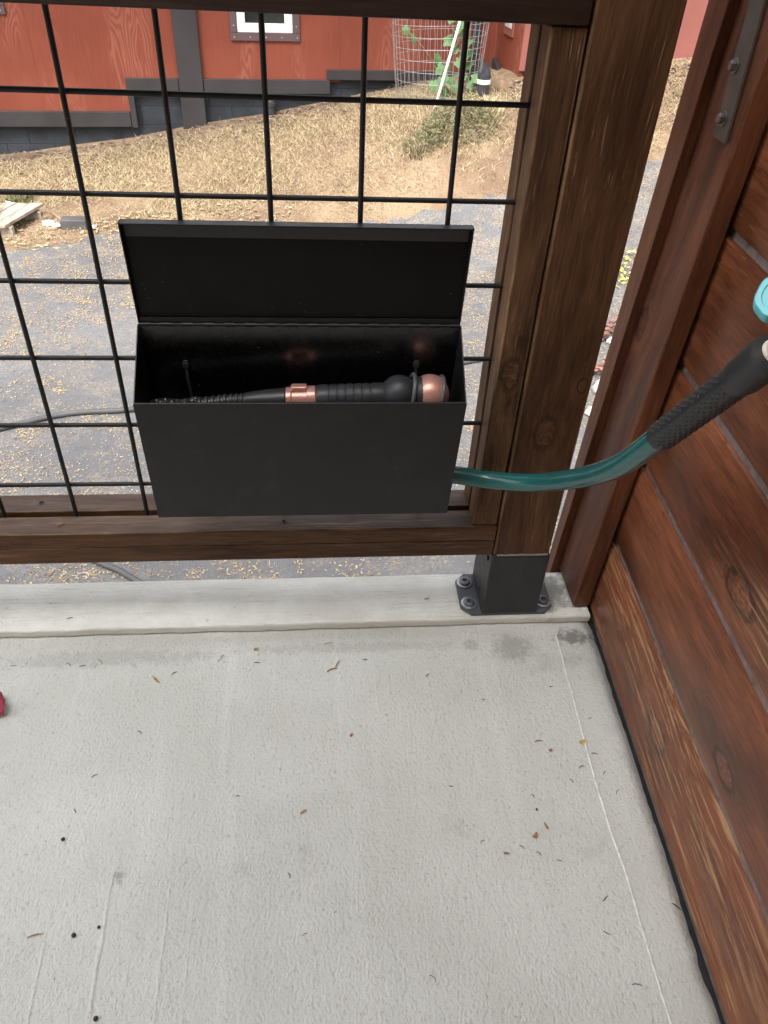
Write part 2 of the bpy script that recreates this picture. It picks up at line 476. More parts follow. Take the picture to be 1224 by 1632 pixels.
def scatter_mat(name, stops, rough=0.85, trans=0.0):
    t = NT(name)
    c = t.ramp(t.island(), stops)
    return t.out(c, rough, None, 0.0, 0.2)
M['grass'] = scatter_mat('dry straw grass', [(0.0, (0.33, 0.25, 0.135)), (0.25, (0.48, 0.39, 0.235)), (0.55, (0.60, 0.51, 0.34)), (0.75, (0.40, 0.31, 0.18)), (0.88, (0.29, 0.27, 0.14)), (1.0, (0.18, 0.125, 0.085))])
M['litter'] = scatter_mat('dry leaf litter', [(0.0, (0.40, 0.29, 0.15)), (0.35, (0.52, 0.41, 0.25)), (0.6, (0.32, 0.22, 0.11)), (0.8, (0.46, 0.41, 0.33)), (0.9, (0.20, 0.12, 0.08)), (1.0, (0.13, 0.07, 0.055))])
M['chips'] = scatter_mat('grey bark chips', [(0.0, (0.15, 0.11, 0.08)), (0.45, (0.24, 0.185, 0.14)), (0.75, (0.10, 0.07, 0.05)), (1.0, (0.42, 0.36, 0.29))])
M['green'] = scatter_mat('green tuft', [(0.0, (0.10, 0.13, 0.055)), (0.4, (0.19, 0.20, 0.10)), (0.7, (0.30, 0.26, 0.15)), (1.0, (0.14, 0.11, 0.08))])
M['yleaf'] = scatter_mat('yellow green leaves', [(0.0, (0.42, 0.40, 0.08)), (0.5, (0.60, 0.54, 0.16)), (1.0, (0.26, 0.28, 0.07))])
M['rleaf'] = scatter_mat('dull red leaves', [(0.0, (0.13, 0.045, 0.04)), (0.5, (0.24, 0.10, 0.08)), (1.0, (0.36, 0.22, 0.15))])
t = NT('vine leaf')
n = t.noise(t.tc(), 40, 3)
c = t.mix(t.mr(n, 0.3, 0.7), (0.065, 0.135, 0.05), (0.13, 0.23, 0.09))
M['vine'] = t.out(c, 0.55, t.bump(n, 0.3, 0.004), 0.0, 0.35)
M['stem'] = plain('brown stem', (0.16, 0.15, 0.08), 0.7)

t = NT('red stained plywood siding')
P = t.tc()
off = 3.0
Pm = t.vmath('ADD', P, t.comb(off, off, off))
patch = t.noise(t.vmath('MULTIPLY', Pm, (2.4, 2.4, 0.5)), 1.0, 2, 0.5)
fld = t.noise(t.vmath('MULTIPLY', Pm, (5.5, 5.5, 1.1)), 1.0, 2, 0.45)
rings = t.math('PINGPONG', t.math('MULTIPLY', fld, 17.0), 0.5)
rings = t.mr(rings, 0.10, 0.42)
fig = t.math('MULTIPLY', rings, t.mr(patch, 0.50, 0.62))
fi = t.noise(t.vmath('MULTIPLY', Pm, (90, 90, 3)), 1.0, 3, 0.6)
c = t.mix(t.mr(t.noise(Pm, 1.6, 3), 0.3, 0.7), (0.205, 0.052, 0.031), (0.240, 0.064, 0.038))
c = t.mix(t.math('MULTIPLY', fig, 0.55), c, (0.32, 0.125, 0.085))
fv = t.mr(fi, 0.2, 0.8, 0.88, 1.1)
c = t.mix(1.0, c, t.comb(fv, fv, fv), 'MULTIPLY')
M['siding'] = t.out(c, 0.75, t.bump(fi, 0.2, 0.004), 0.0, 0.25)
M['siding2'] = plain('pinkish red siding', (0.26, 0.088, 0.070), 0.8, var=0.10, scale=3)  # paler, pinker red than the main wall
M['htrim'] = plain('dark grey brown trim', (0.036, 0.032, 0.0345), 0.6, var=0.18, scale=4)
M['wtrim'] = plain('purple brown window trim', (0.105, 0.068, 0.072), 0.6, var=0.1, scale=6)
M['block'] = plain('dark painted block', (0.026, 0.031, 0.039), 0.7, var=0.4, scale=5, bump=0.3, bscale=60, bdist=0.01)
M['white'] = plain('white vinyl', (0.80, 0.80, 0.78), 0.4, var=0.03)
M['glass'] = plain('dark window glass', (0.03, 0.034, 0.032), 0.12, var=0.3, scale=3, spec=0.6)
M['nail'] = plain('nail head', (0.45, 0.42, 0.42), 0.5, 0.3)
M['plankgrey'] = wood('grey weathered plank', 'y', (0.30, 0.24, 0.19), (0.44, 0.37, 0.30), (0.55, 0.48, 0.41), rough=0.8, bump=0.5)
M['stone'] = plain('pale stone', (0.62, 0.61, 0.59), 0.85, var=0.2, scale=14, bump=0.5, bscale=40, bdist=0.01)
M['brownrock'] = plain('brown boulder', (0.17, 0.115, 0.07), 0.9, var=0.5, scale=9, bump=0.6, bscale=30, bdist=0.02)
M['cagewire'] = plain('galvanised cage wire', (0.30, 0.28, 0.28), 0.5, 0.3)
M['blackpipe'] = plain('black plastic pipe', (0.035, 0.037, 0.042), 0.5, var=0.2)
M['greypipe'] = plain('dusty grey pipe', (0.085, 0.083, 0.085), 0.65, var=0.2, scale=8)
M['needle'] = plain('brown needle', (0.16, 0.10, 0.055), 0.8, var=0.3)
M['needle_dk'] = plain('dark needle', (0.06, 0.045, 0.035), 0.8, var=0.3)
M['chip'] = plain('tan wood chip', (0.38, 0.23, 0.11), 0.8, var=0.3, scale=200)
M['redleaf'] = plain('crimson leaf', (0.36, 0.018, 0.045), 0.5, var=0.5, scale=120)
M['berry'] = plain('dark maroon berry', (0.045, 0.018, 0.018), 0.5, var=0.3)
M['pinkbit'] = plain('dusty red petal', (0.35, 0.14, 0.11), 0.7, var=0.3, scale=200)
M['yel'] = plain('yellow petal', (0.52, 0.42, 0.12), 0.7, var=0.3, scale=200)

# ------------------------------------------------------------------ terrain
TP = np.array([(-4, -1, -1.5), (-4, 3, -1.5), (0, -1, -1.5), (0, 1, -1.5), (0, 3, -1.5), (-2, 4.7, -1.5), (-1.2, 4.9, -1.48), (3, -1, -1.45), (2.2, 3.2, -1.38),
    (2.5, 4, -1.3), (5, 2, -1.25), (3.3, 5.63, -1.02), (1.95, 5.15, -1.17), (1.33, 5.16, -1.25), (.855, 5.178, -1.389), (-.12, 5.23, -1.455),
    (-4.5, 6.5, -1.62), (-2.42, 6.66, -1.462), (-1.985, 6.70, -1.422), (-1.24, 6.78, -1.318), (-.64, 6.84, -1.213), (0, 6.91, -1.117), (.444, 6.957, -1.026),
    (1.2, 7.036, -.891), (1.95, 7.115, -.74), (1.41, 6.2, -.80), (1.74, 6.04, -.75), (1.43, 5.4, -1.0), (2.04, 6.43, -.685), (2.27, 6.45, -.644),
    (3.52, 6.58, -.486), (3.9, 6.62, -.46), (6, 7, -.2), (7, 4, -.8), (6, -1, -1.2), (-6, 0, -1.5), (-4, 9, -1.4), (2, 10, -.5), (7, 10, 0)], float)
def _tps():
    n = len(TP)
    d = np.hypot(TP[:, None, 0] - TP[None, :, 0], TP[:, None, 1] - TP[None, :, 1])
    K = np.where(d > 0, d * d * np.log(d + 1e-12), 0) + np.eye(n) * .02
    A = np.zeros((n + 3, n + 3)); A[:n, :n] = K; A[:n, n] = 1; A[:n, n + 1:] = TP[:, :2]; A[n, :n] = 1; A[n + 1:, :n] = TP[:, :2].T
    return np.linalg.solve(A, np.r_[TP[:, 2], 0, 0, 0])
TW = _tps()
def ground(x, y):
    x = np.clip(np.asarray(x, float), -6.5, 7.5); y = np.clip(np.asarray(y, float), -1.5, 10.5)
    d = np.hypot(x[..., None] - TP[:, 0], y[..., None] - TP[:, 1]); n = len(TP)
    return (np.where(d > 0, d * d * np.log(d + 1e-12), 0) @ TW[:n]) + TW[n] + x * TW[n + 1] + y * TW[n + 2]
def gz(x, y): return float(ground(x, y))
EDGE = [(-8, 4.2), (-3, 4.45), (-1.85, 4.67), (-1.36, 4.82), (-1.08, 5.01), (-.59, 5.14), (-.12, 5.23), (.855, 5.18), (1.33, 5.11), (1.97, 5.21), (2.66, 5.42), (3.31, 5.67), (3.53, 5.72), (6, 6.2), (9, 6.8)]
def drive_edge(x): return np.interp(x, [e[0] for e in EDGE], [e[1] for e in EDGE])

def grid_obj(name, xs, ys, zf, mat):
    X, Y = np.meshgrid(xs, ys)
    Z = zf(X, Y)
    v = np.stack([X, Y, Z], -1).reshape(-1, 3)
    nx, ny = len(xs), len(ys)
    f = [(j * nx + i, j * nx + i + 1, (j + 1) * nx + i + 1, (j + 1) * nx + i) for j in range(ny - 1) for i in range(nx - 1)]
    me = bpy.data.meshes.new(name); me.from_pydata(v.tolist(), [], f); me.materials.append(mat)
    for p in me.polygons: p.use_smooth = True
    o = bpy.data.objects.new(name, me); col.objects.link(o)
    return o
xs = np.r_[[-400, -150, -60, -25, -12, -9], np.linspace(-7, 8, 76), [10, 14, 28, 60, 150, 400]]
ys = np.r_[[-400, -150, -60, -25, -10, -5], np.linspace(-2, 11, 66), [13, 18, 30, 60, 150, 400]]
tag(grid_obj('ground', xs, ys, lambda X, Y: ground(X, Y) + 0.012 * np.sin(X * 5.1 + 1.3 * np.sin(Y * 3)) * np.cos(Y * 4.3) * (Y > drive_edge(X) + .3), M['ground']), kind='structure')
# driveway: a sheet that follows the ground up to its ragged edge
def driveway():
    xs = np.linspace(-8, 9, 520); rows = 40
    v, f = [], []
    for j in range(rows + 1):
        t_ = j / rows
        for i, x in enumerate(xs):
            e = float(drive_edge(x)) + 0.05 * (vnoise(x * 3.1, 3) - .5) + 0.05 * (vnoise(x * 9, 4) - .5) + 0.05 * (vnoise(x * 26, 5) - .5)
            y = -1.4 + (e + 1.4) * t_
            v.append((x, y, gz(x, y) + (0.016 if j < rows else -0.02)))
    n = len(xs)
    for j in range(rows):
        for i in range(n - 1):
            f.append((j * n + i, j * n + i + 1, (j + 1) * n + i + 1, (j + 1) * n + i))
    me = bpy.data.meshes.new('driveway'); me.from_pydata(v, [], f); me.materials.append(M['asphalt'])
    for p in me.polygons: p.use_smooth = True
    o = bpy.data.objects.new('driveway', me); col.objects.link(o)
    tag(o, kind='structure')
driveway()

# ------------------------------------------------------------------ porch floor, kerb, added shade eave
ZF = -0.268
ZK = -0.2493
def wall_x(y, z): return 0.812 + 0.034 * (y + 0.05) + 0.040 * (z + 0.268)
def floor_edge(y):
    return wall_x(y, ZF) - 0.0008 - 0.0020 * vnoise(y * 16, 11) - 0.0016 * vnoise(y * 90, 13) - 0.012 * max(0, vnoise(y * 22 + 2, 12) - 0.72)
def porch_floor():
    ys = np.r_[np.linspace(-2.6, -0.9, 20), np.linspace(-0.88, -0.20, 190), np.linspace(-0.197, -0.040, 63)]
    us = np.r_[np.linspace(0, .7, 60), np.linspace(.705, 1, 60)]
    v, f = [], []
    for y in ys:
        xe = floor_edge(y)
        for u in us:
            x = -2.5 + (xe + 2.5) * u
            z = ZF
            k = (y + 0.085) / 0.028
            z += -0.0022 * math.exp(-k * k)                                     # shallow trough before the kerb
            if y > -0.066: z += 0.004 * ((y + 0.066) / 0.026) ** 2               # coved up against it
            z += 0.0009 * (vnoise(x * 7 + y * 3, 21) - .5) + 0.0012 * (vnoise(y * 9 - x * 2, 22) - .5)
            if u > 0.995: z -= 0.0022
            v.append((x, y, z))
    n = len(us)
    for j in range(len(ys) - 1):
        for i in range(n - 1):
            f.append((j * n + i, j * n + i + 1, (j + 1) * n + i + 1, (j + 1) * n + i))
    k0 = len(v)
    for y in ys: v.append((floor_edge(y), y, ZF - 0.012))
    for j in range(len(ys) - 1):
        f.append((j * n + n - 1, k0 + j, k0 + j + 1, (j + 1) * n + n - 1))
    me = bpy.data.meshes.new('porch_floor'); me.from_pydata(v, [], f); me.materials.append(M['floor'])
    for p in me.polygons: p.use_smooth = True
    o = bpy.data.objects.new('porch_floor', me); col.objects.link(o)
    return tag(o, kind='structure')
floor_o = porch_floor()
def ridge(name, pts, w, h, mat):
    m = MB()
    vs, fs = [], []
    pts = spline(pts, 14)
    for i, p in enumerate(pts):
        e = min(1, i / 6, (len(pts) - 1 - i) / 6)
        ww = w * (0.65 + 0.7 * vnoise(i * .37, 31)); hh = h * (0.5 + 0.9 * vnoise(i * .3, 32)) * e
        xx = p[0] + .0016 * (vnoise(i * .21, 33) - .5)
        vs += [(xx - ww, p[1], ZF - .0009), (xx - ww * .3, p[1], ZF + hh), (xx + ww * .35, p[1], ZF + hh * .9), (xx + ww, p[1], ZF - .0009)]
    for i in range(len(pts) - 1):
        for k in range(3):
            fs.append((i * 4 + k, i * 4 + k + 1, i * 4 + k + 5, i * 4 + k + 4))
    m.add(vs, fs)
    return m.build(name, mat, floor_o, smooth=True)
ridge('floor_seam', [(0.7443, -.073, 0), (.7405, -.188, 0), (.7342, -.375, 0), (.7362, -.477, 0), (.734, -.637, 0), (.735, -.85, 0)], 0.0017, 0.0013, M['seam'])
ridge('trowel_ridge', [(.163, -.29, 0), (.1661, -.405, 0), (.1665, -.51, 0), (.1676, -.60, 0), (.170, -.8, 0)], 0.0034, 0.0005, M['ridge'])
ridge('trowel_ridge', [(.0945, -.40, 0), (.0951, -.5, 0), (.0976, -.6, 0), (.100, -.78, 0)], 0.0034, 0.0006, M['ridge'])
ridge('trowel_ridge', [(.1925, -.27, 0), (.194, -.36, 0), (.1958, -.46, 0), (.199, -.7, 0)], 0.0034, 0.0003, M['ridge'])
ridge('trowel_ridge', [(.215, -.36, 0), (.217, -.48, 0), (.222, -.72, 0)], 0.0034, 0.0003, M['ridge'])
ridge('trowel_ridge', [(.03, -.50, 0), (.034, -.6, 0), (.04, -.78, 0)], 0.0034, 0.0003, M['ridge'])

# dark flashing under the floor's ragged edge
m = MB()
yy = np.linspace(-2.5, 0.0, 60)
vs, fs = [], []
for y in yy: vs += [(wall_x(y, ZF) - .06, y, ZF - .009), (wall_x(y, ZF) + .012, y, ZF - .006), (wall_x(y, ZF) + .012, y, ZF - .03), (wall_x(y, ZF) - .06, y, ZF - .03)]
for j in range(len(yy) - 1):
    for k in range(4): fs.append((j * 4 + k, j * 4 + (k + 1) % 4, (j + 1) * 4 + (k + 1) % 4, (j + 1) * 4 + k))
m.add(vs, fs)
m.build('flashing', M['membrane'], floor_o)
# deck body under the floor and kerb
m = MB(); m.box(-2.5, 0.86, -2.6, 0.045, -0.62, -0.2995)
tag(m.build('porch_slab', M['floor']), kind='structure')

def kerb():
    nx = 420
    xs = np.linspace(-2.5, 0.806, nx)
    prof = [(-0.0480, -0.30), (-0.0485, -0.2640), (-0.0515, -0.2625), (-0.0522, -0.2515), (-0.0508, ZK - .0002), (-0.02, ZK), (0.02, ZK), (0.050, ZK), (0.0545, ZK - .002), (0.055, -0.30)]
    v, f = [], []
    for x in xs:
        for k, (y, z) in enumerate(prof):
            jit = 0.0016 * (vnoise(x * 22, 40) - .5) + 0.0016 * (vnoise(x * 70, 41) - .5)
            edge = -0.0015 if x > .80 else 0
            v.append((x, y + (jit if k < 5 else 0.001 * (vnoise(x * 30, 42) - .5)) - 0.006 * max(0, x - .65), z + (0.0008 * (vnoise(x * 15 + k, 43) - .5) if 1 < k < 9 and not (0.57 < x < 0.77) else 0)))
    n = len(prof)
    for i in range(nx - 1):
        for k in range(n - 1):
            f.append((i * n + k, i * n + k + 1, (i + 1) * n + k + 1, (i + 1) * n + k))
    f.append(tuple(range(n))); f.append(tuple((nx - 1) * n + k for k in range(n - 1, -1, -1)))
    m = MB(); m.add(v, f)
    o = m.build('porch_kerb', M['kerb'], smooth=True, angle=32)
    return tag(o, kind='structure')
kerb()
# unseen eave, added to shade the porch; house wall behind the camera
m = MB(); m.box(-4.5, 2.2, -2.6, -1.8, 4.5, 4.6)
tag(m.build('shade_eave', M['shade_boards']), kind='structure')
m = MB(); m.box(-4.5, 2.2, -2.75, -2.6, -1.5, 4.6)
tag(m.build('wall_back', M['backwall']), kind='structure')

# ------------------------------------------------------------------ railing
S = 0.1016
def edged(o, k):
    o.data.materials.append(M[k]); o.modifiers['bevel'].material = len(o.data.materials) - 1
    return o
rail = thing('railing', 'dark brown timber railing with black welded wire grid on the kerb', 'railing', (0.0, 0.0, ZK))
XL = -1.6
m = MB(); m.box(0.6225, 0.7115, -0.0445, 0.0445, -0.1127, 0.80)
edged(m.build('post', M['post'], rail, bevel=0.0032), 'edge')
# top rail
m = MB(); m.box(XL, 0.6195, -0.045, -0.006, 0.588, 0.676); m.build('top_rail', M['rail_top'], rail, bevel=0.002)
m = MB(); m.box(XL, 0.6195, 0.006, 0.045, 0.588, 0.676); m.build('top_rail', M['rail_top'], rail, bevel=0.002)
m = MB(); m.box(XL, 0.76, -0.07, 0.07, 0.803, 0.84); m.build('handrail_cap', M['rail_top'], rail, bevel=0.004)
m = MB(); m.box(XL, 0.6195, -0.0445, 0.0445, 0.679, 0.80); m.build('top_beam', M['rail_top'], rail, bevel=0.002)
# bottom rail
m = MB(); m.box(XL, 0.6205, -0.0455, -0.0055, -0.0795, -0.0525); o = m.build('front_batten', M['rail_x'], rail, bevel=0.0016)
def worn_top(o):        # the upper face is worn and dusty; the batten's own top face gets the weathered stain
    o.data.materials.append(M['rail_worn'])
    for p in o.data.polygons:
        if p.normal.z > 0.9: p.material_index = 1
worn_top(o); edged(o, 'edge_x')
fb = o
m = MB(); m.box(XL, 0.6205, 0.0055, 0.0455, -0.0795, -0.0525); o = m.build('back_batten', M['rail_x'], rail, bevel=0.0016)
worn_top(o); edged(o, 'edge_x'); bb = o
m = MB(); m.box(XL, 0.6205, -0.0447, 0.0447, -0.1110, -0.0805); edged(m.build('bottom_rail', M['rail_x'], rail, bevel=0.002), 'edge_x')
# side battens against the post
m = MB(); m.box(0.5835, 0.6205, -0.042, -0.0055, -0.0515, 0.587); edged(m.build('front_batten', M['stop'], rail, bevel=0.0026), 'edge')
m = MB(); m.box(0.5835, 0.6205, 0.0055, 0.042, -0.0515, 0.587); edged(m.build('back_batten', M['stop'], rail, bevel=0.0024), 'edge')
# wires
m = MB(); m.tube([(0, -0.0026, -0.078), (0, -0.0026, 0.60)], 0.0031, 10)
w0 = m.build('vertical_wire', M['wire'], rail, smooth=True)
first = True
for i in range(-15, 6):
    if first: w0.location.x = i * S; first = False
    else: dup(w0, location=(i * S, 0, 0))
m = MB(); m.tube([(XL, 0.0026, 0), (0.605, 0.0026, 0)], 0.0031, 10)
w0 = m.build('horizontal_wire', M['wire'], rail, smooth=True)
for j in range(1, 6): dup(w0, location=(0, 0, j * S))
# screws in the battens
m = MB(); m.lathe((0, 0, 0), (0, 0, 1), [(0, .0046), (.0010, .0044), (.0013, .0030), (.0004, .0024), (.0004, .0)], 16)
s0 = m.build('screw', M['bolt_dark'], rail, smooth=True)
def put(o, loc): o.matrix_parent_inverse = Matrix.Translation(-Vector(rail.location)); o.location = loc
put(s0, (-0.057, 0.026, -0.0529))
s1 = dup(s0); put(s1, (0.303, -0.026, -0.0529))
s2 = dup(s0); put(s2, (-0.38, 0.026, -0.0529))
M['headgrey'] = plain('grey screw head', (0.17, 0.175, 0.185), 0.45, 0.4)
# steel post base: open sleeve + flange + anchor screws
base = MB()
x0, x1, y0, y1 = 0.6205, 0.7135, -0.0470, 0.0470
base.hexa([(x0, y0, ZK + .005), (x1, y0, ZK + .005), (x1, y1, ZK + .005), (x0, y1, ZK + .005), (x0, y0, -.1128), (x1, y0, -.1128), (x1, y1, -.1128), (x0, y1, -.1128)])
pb = base.build('post_base', M['base'], rail, bevel=0.003)
def octo(xa, xb, ya, yb, za, zb, c):
    p = [(xa + c, ya), (xb - c, ya), (xb, ya + c), (xb, yb - c), (xb - c, yb), (xa + c, yb), (xa, yb - c), (xa, ya + c)]
    m = MB(); m.add([(x, y, za) for x, y in p] + [(x, y, zb) for x, y in p], [tuple(range(7, -1, -1)), tuple(range(8, 16))] + [(k, (k + 1) % 8, 8 + (k + 1) % 8, 8 + k) for k in range(8)])
    return m
fl = octo(0.5885, 0.7440, -0.0460, 0.0480, ZK + .0006, ZK + .0056, .016).build('base_plate', M['plate'], pb, bevel=0.0008)
for (bx, by) in ((0.6035, 0.026), (0.6035, -0.022), (0.7300, 0.026), (0.7300, -0.022)):
    m = MB(); zt = ZK + .0057
    m.lathe((bx, by, zt), (0, 0, 1), [(0, .0136), (.0014, .0136), (.0018, .0130)], 26)
    m.build('washer', M['galv'], pb, smooth=True)
    m = MB(); m.lathe((bx, by, zt + .0018), (0, 0, 1), [(0, .0098), (.0035, .0094), (.0045, .0080), (.0046, .0046), (.0020, .0042), (.0020, .0)], 22)
    m.build('anchor_screw', M['headgrey'], pb, smooth=True)
    m = MB(); m.lathe((bx, by, zt + .0039), (0, 0, 1), [(0, .0036), (.0002, .0034)], 6)
    m.build('screw_socket', M['bolt_dark'], pb)
for (by, bz) in ((-0.028, -0.133), (0.014, -0.150), (-0.010, -0.215)):
    m = MB(); m.lathe((0.6206, by, bz), (-1, 0, 0), [(0, .0046), (.0022, .0044), (.0028, .003)], 6)
    m.build('side_screw', M['bolt_dark'], pb)
m = MB()
vs, fs = [], []
for i in range(40):
    x = 0.628 + 0.080 * i / 39
    h = .0012 + .0022 * vnoise(i * .5, 51)
    vs += [(x, -.0466, -.1126), (x, -.0450, -.1126 + h), (x, -.0443, -.1126 + h)]
for i in range(39):
    for k in range(2): fs.append((i * 3 + k, i * 3 + k + 1, i * 3 + k + 4, i * 3 + k + 3))
m.add(vs, fs); m.build('caulk_bead', plain('grey caulk', (0.30, 0.28, 0.25), 0.7), rail, smooth=True)

# ------------------------------------------------------------------ plank wall on the right
wall = thing('plank_wall', 'red brown stained plank wall at right end of the porch', 'wall', (0.83, -1.0, -0.262))
seams = [-0.262, -0.108, 0.045, 0.207, 0.384, 0.56, 0.73, 0.90, 1.07, 1.24, 1.41, 1.58, 1.75, 1.92, 2.048]
KN = {0: [((wall_x(-.325, -.185), -.325, -.185), .016)], 1: [((wall_x(-.451, -.066), -.451, -.066), .013)], 2: [((wall_x(-.335, .1), -.335, .100), .018)],
      3: [((wall_x(-.62, .30), -.62, .30), .016)]}
AMT = {0: 1.25, 1: 0.25, 2: 0.85, 3: 0.25, 4: 0.15}
BL = {0: (0.7, 1.2), 1: (0.42, 1.3), 2: (0.55, 1.25)}
for i in range(len(seams) - 1):
    za, zb = seams[i] + (0.0 if i == 0 else 0.0048), seams[i + 1] - 0.0048
    y0, y1 = -2.55, 0.028
    m = MB(); vs = []; fs = []
    ys_ = [y0, -1.8, -1.2, -.9, -.7, -.5, -.3, -.15, y1]
    prof = [(0.022, za), (0.0055, za), (0.0015, za + .0035), (0, za + .010), (-0.0006, (za + zb) / 2), (0, zb - .008), (0.002, zb - .0025), (0.0065, zb), (0.022, zb)]
    for y in ys_:
        for dx, z in prof: vs.append((wall_x(y, z) + dx, y, z))
    n = len(prof)
    for j in range(len(ys_) - 1):
        for k in range(n): fs.append((j * n + k, j * n + (k + 1) % n, (j + 1) * n + (k + 1) % n, (j + 1) * n + k))
    fs.append(tuple(range(n))); fs.append(tuple((len(ys_) - 1) * n + k for k in range(n - 1, -1, -1)))
    m.add(vs, fs)
    mt = plank_mat(i, KN.get(i, ()), AMT.get(i, 0.15), BL.get(i, (0.6, 1.25))) if i < 5 else M.setdefault('plank_up', plank_mat(9))
    m.build('plank', mt, wall, smooth=True, angle=25)
m = MB(); vs = []
for y in (-2.55, 0.028):
    for z in (-.30, 2.048):
        vs += [(wall_x(y, z) + .0060, y, z), (wall_x(y, z) + .06, y, z)]
m.add(vs, [(0, 2, 3, 1), (4, 5, 7, 6), (0, 1, 5, 4), (2, 6, 7, 3), (0, 4, 6, 2), (1, 3, 7, 5)])
m.build('backing_board', M['channel'], wall)

# corner trim boards of the wall
def tx(z): return 0.779 + 0.040 * (z + 0.24)
def slab(xa, xb, ya, yb, z0, z1, lean_y=0.0):
    m = MB()
    p = []
    for z in (z0, z1):
        dx = tx(z); dy = lean_y * (z - z0)
        p += [(dx + xa, ya, z), (dx + xb, ya, z), (dx + xb, yb + dy, z), (dx + xa, yb + dy, z)]
    return m.hexa(p)
tb = slab(0.0, 0.0275, -0.0345, 0.0565, -0.2440, 2.04, 0.03).build('corner_board', M['trim'], wall, bevel=0.0022)
tb.data.materials.append(M['trim_edge'])
for p in tb.data.polygons:
    if p.normal.y < -0.8: p.material_index = 1
slab(-0.0135, 0.055, 0.0585, 0.0785, -0.42, 2.04, 0.03).build('back_board', M['trim_edge'], wall, bevel=0.0018)
slab(0.034, 0.050, -0.004, 0.0565, -0.2440, 2.04, 0.0).build('filler_board', M['membrane'], wall)
# steel strap with two bolts on the corner board
def strap():
    m = MB(); p = []
    for z, ya, yb in ((0.480, -0.0185, 0.0130), (0.92, 0.045, 0.078)):
        for dx in (-.0006, -.0040):
            p.append((tx(z) + dx, ya, z)); p.append((tx(z) + dx, yb, z))
    q = [p[0], p[1], p[3], p[2], p[4], p[5], p[7], p[6]]
    m.hexa(q)
    return m.build('steel_strap', M['strap'], wall, bevel=0.0006)
st = strap()
for (by, bz) in ((0.0145, 0.5500), (0.0020, 0.5010)):
    m = MB(); m.lathe((tx(bz) - .0041, by, bz), (-1, 0, 0.0), [(0, .0078), (.0015, .0078), (.0018, .0070)], 22); m.build('washer', M['zinc'], st, smooth=True)
    m = MB(); m.lathe((tx(bz) - .0059, by, bz), (-1, 0, 0.0), [(0, .0056), (.0042, .0056), (.0052, .0046)], 6); m.build('bolt_head', M['zinc'], st, bevel=0.0004)
m = MB(); m.lathe((tx(.586) - .0041, .0335, .586), (-1, 0, 0), [(0, .0034), (.0003, .0034)], 14); m.build('strap_hole', M['bolt_dark'], st)

# ------------------------------------------------------------------ black box with open lid
bx = thing('storage_box', 'open black metal box with raised hinged lid hung on wire grid', 'box', (0.337, -0.05, 0.020))
XA, XB = 0.1365, 0.5375          # at the rim
XA2, XB2 = 0.1415, 0.5300        # at the bottom
YB, YF = -0.0085, -0.0970
ZB, ZFR, ZBK = 0.0200, 0.1960, 0.2560
T = 0.0016
def panel(p, off, name, mat, parent, bevel=0.0006):
    """quad p thickened by vector off"""
    off = Vector(off)
    q = [Vector(a) for a in p] + [Vector(a) + off for a in p]
    return MB().hexa(q).build(name, mat, parent, bevel=bevel)
def bxx(side, z):
    k = (z - ZB) / (ZFR - ZB); k = min(1.0, k)
    return (XA2 + (XA - XA2) * k) if side < 0 else (XB2 + (XB - XB2) * k)
f_ = panel([(bxx(-1, ZB), YF, ZB), (bxx(1, ZB), YF, ZB), (bxx(1, ZFR), YF, ZFR), (bxx(-1, ZFR), YF, ZFR)], (0, T, 0), 'front_panel', M['box'], bx)
# folded hem of the front rim
m = MB(); m.tube([(XA + .001, YF + .0017, ZFR), (XB - .001, YF + .0017, ZFR)], 0.0019, 10); m.build('rim_hem', M['box'], f_, smooth=True)
panel([(bxx(-1, ZB), YB, ZB), (bxx(1, ZB), YB, ZB), (bxx(1, ZBK), YB, ZBK), (bxx(-1, ZBK), YB, ZBK)], (0, -T, 0), 'back_panel', M['box_in'], bx)
for sgn in (-1, 1):
    e = 0.0004 * sgn
    p = [(bxx(sgn, ZB), YF + T, ZB), (bxx(sgn, ZB), YB - T, ZB), (bxx(sgn, ZBK), YB - T, ZBK), (bxx(sgn, ZFR), YF + T, ZFR)]
    q = [Vector(a) for a in p] + [Vector(a) - Vector((T * sgn, 0, 0)) for a in p]
    MB().hexa(q).build('side_panel', M['box'], bx, bevel=0.0005)
panel([(XA2 + T, YF + T, ZB), (XB2 - T, YF + T, ZB), (XB2 - T, YB - T, ZB), (XA2 + T, YB - T, ZB)], (0, 0, T), 'bottom_panel', M['box_in'], bx)
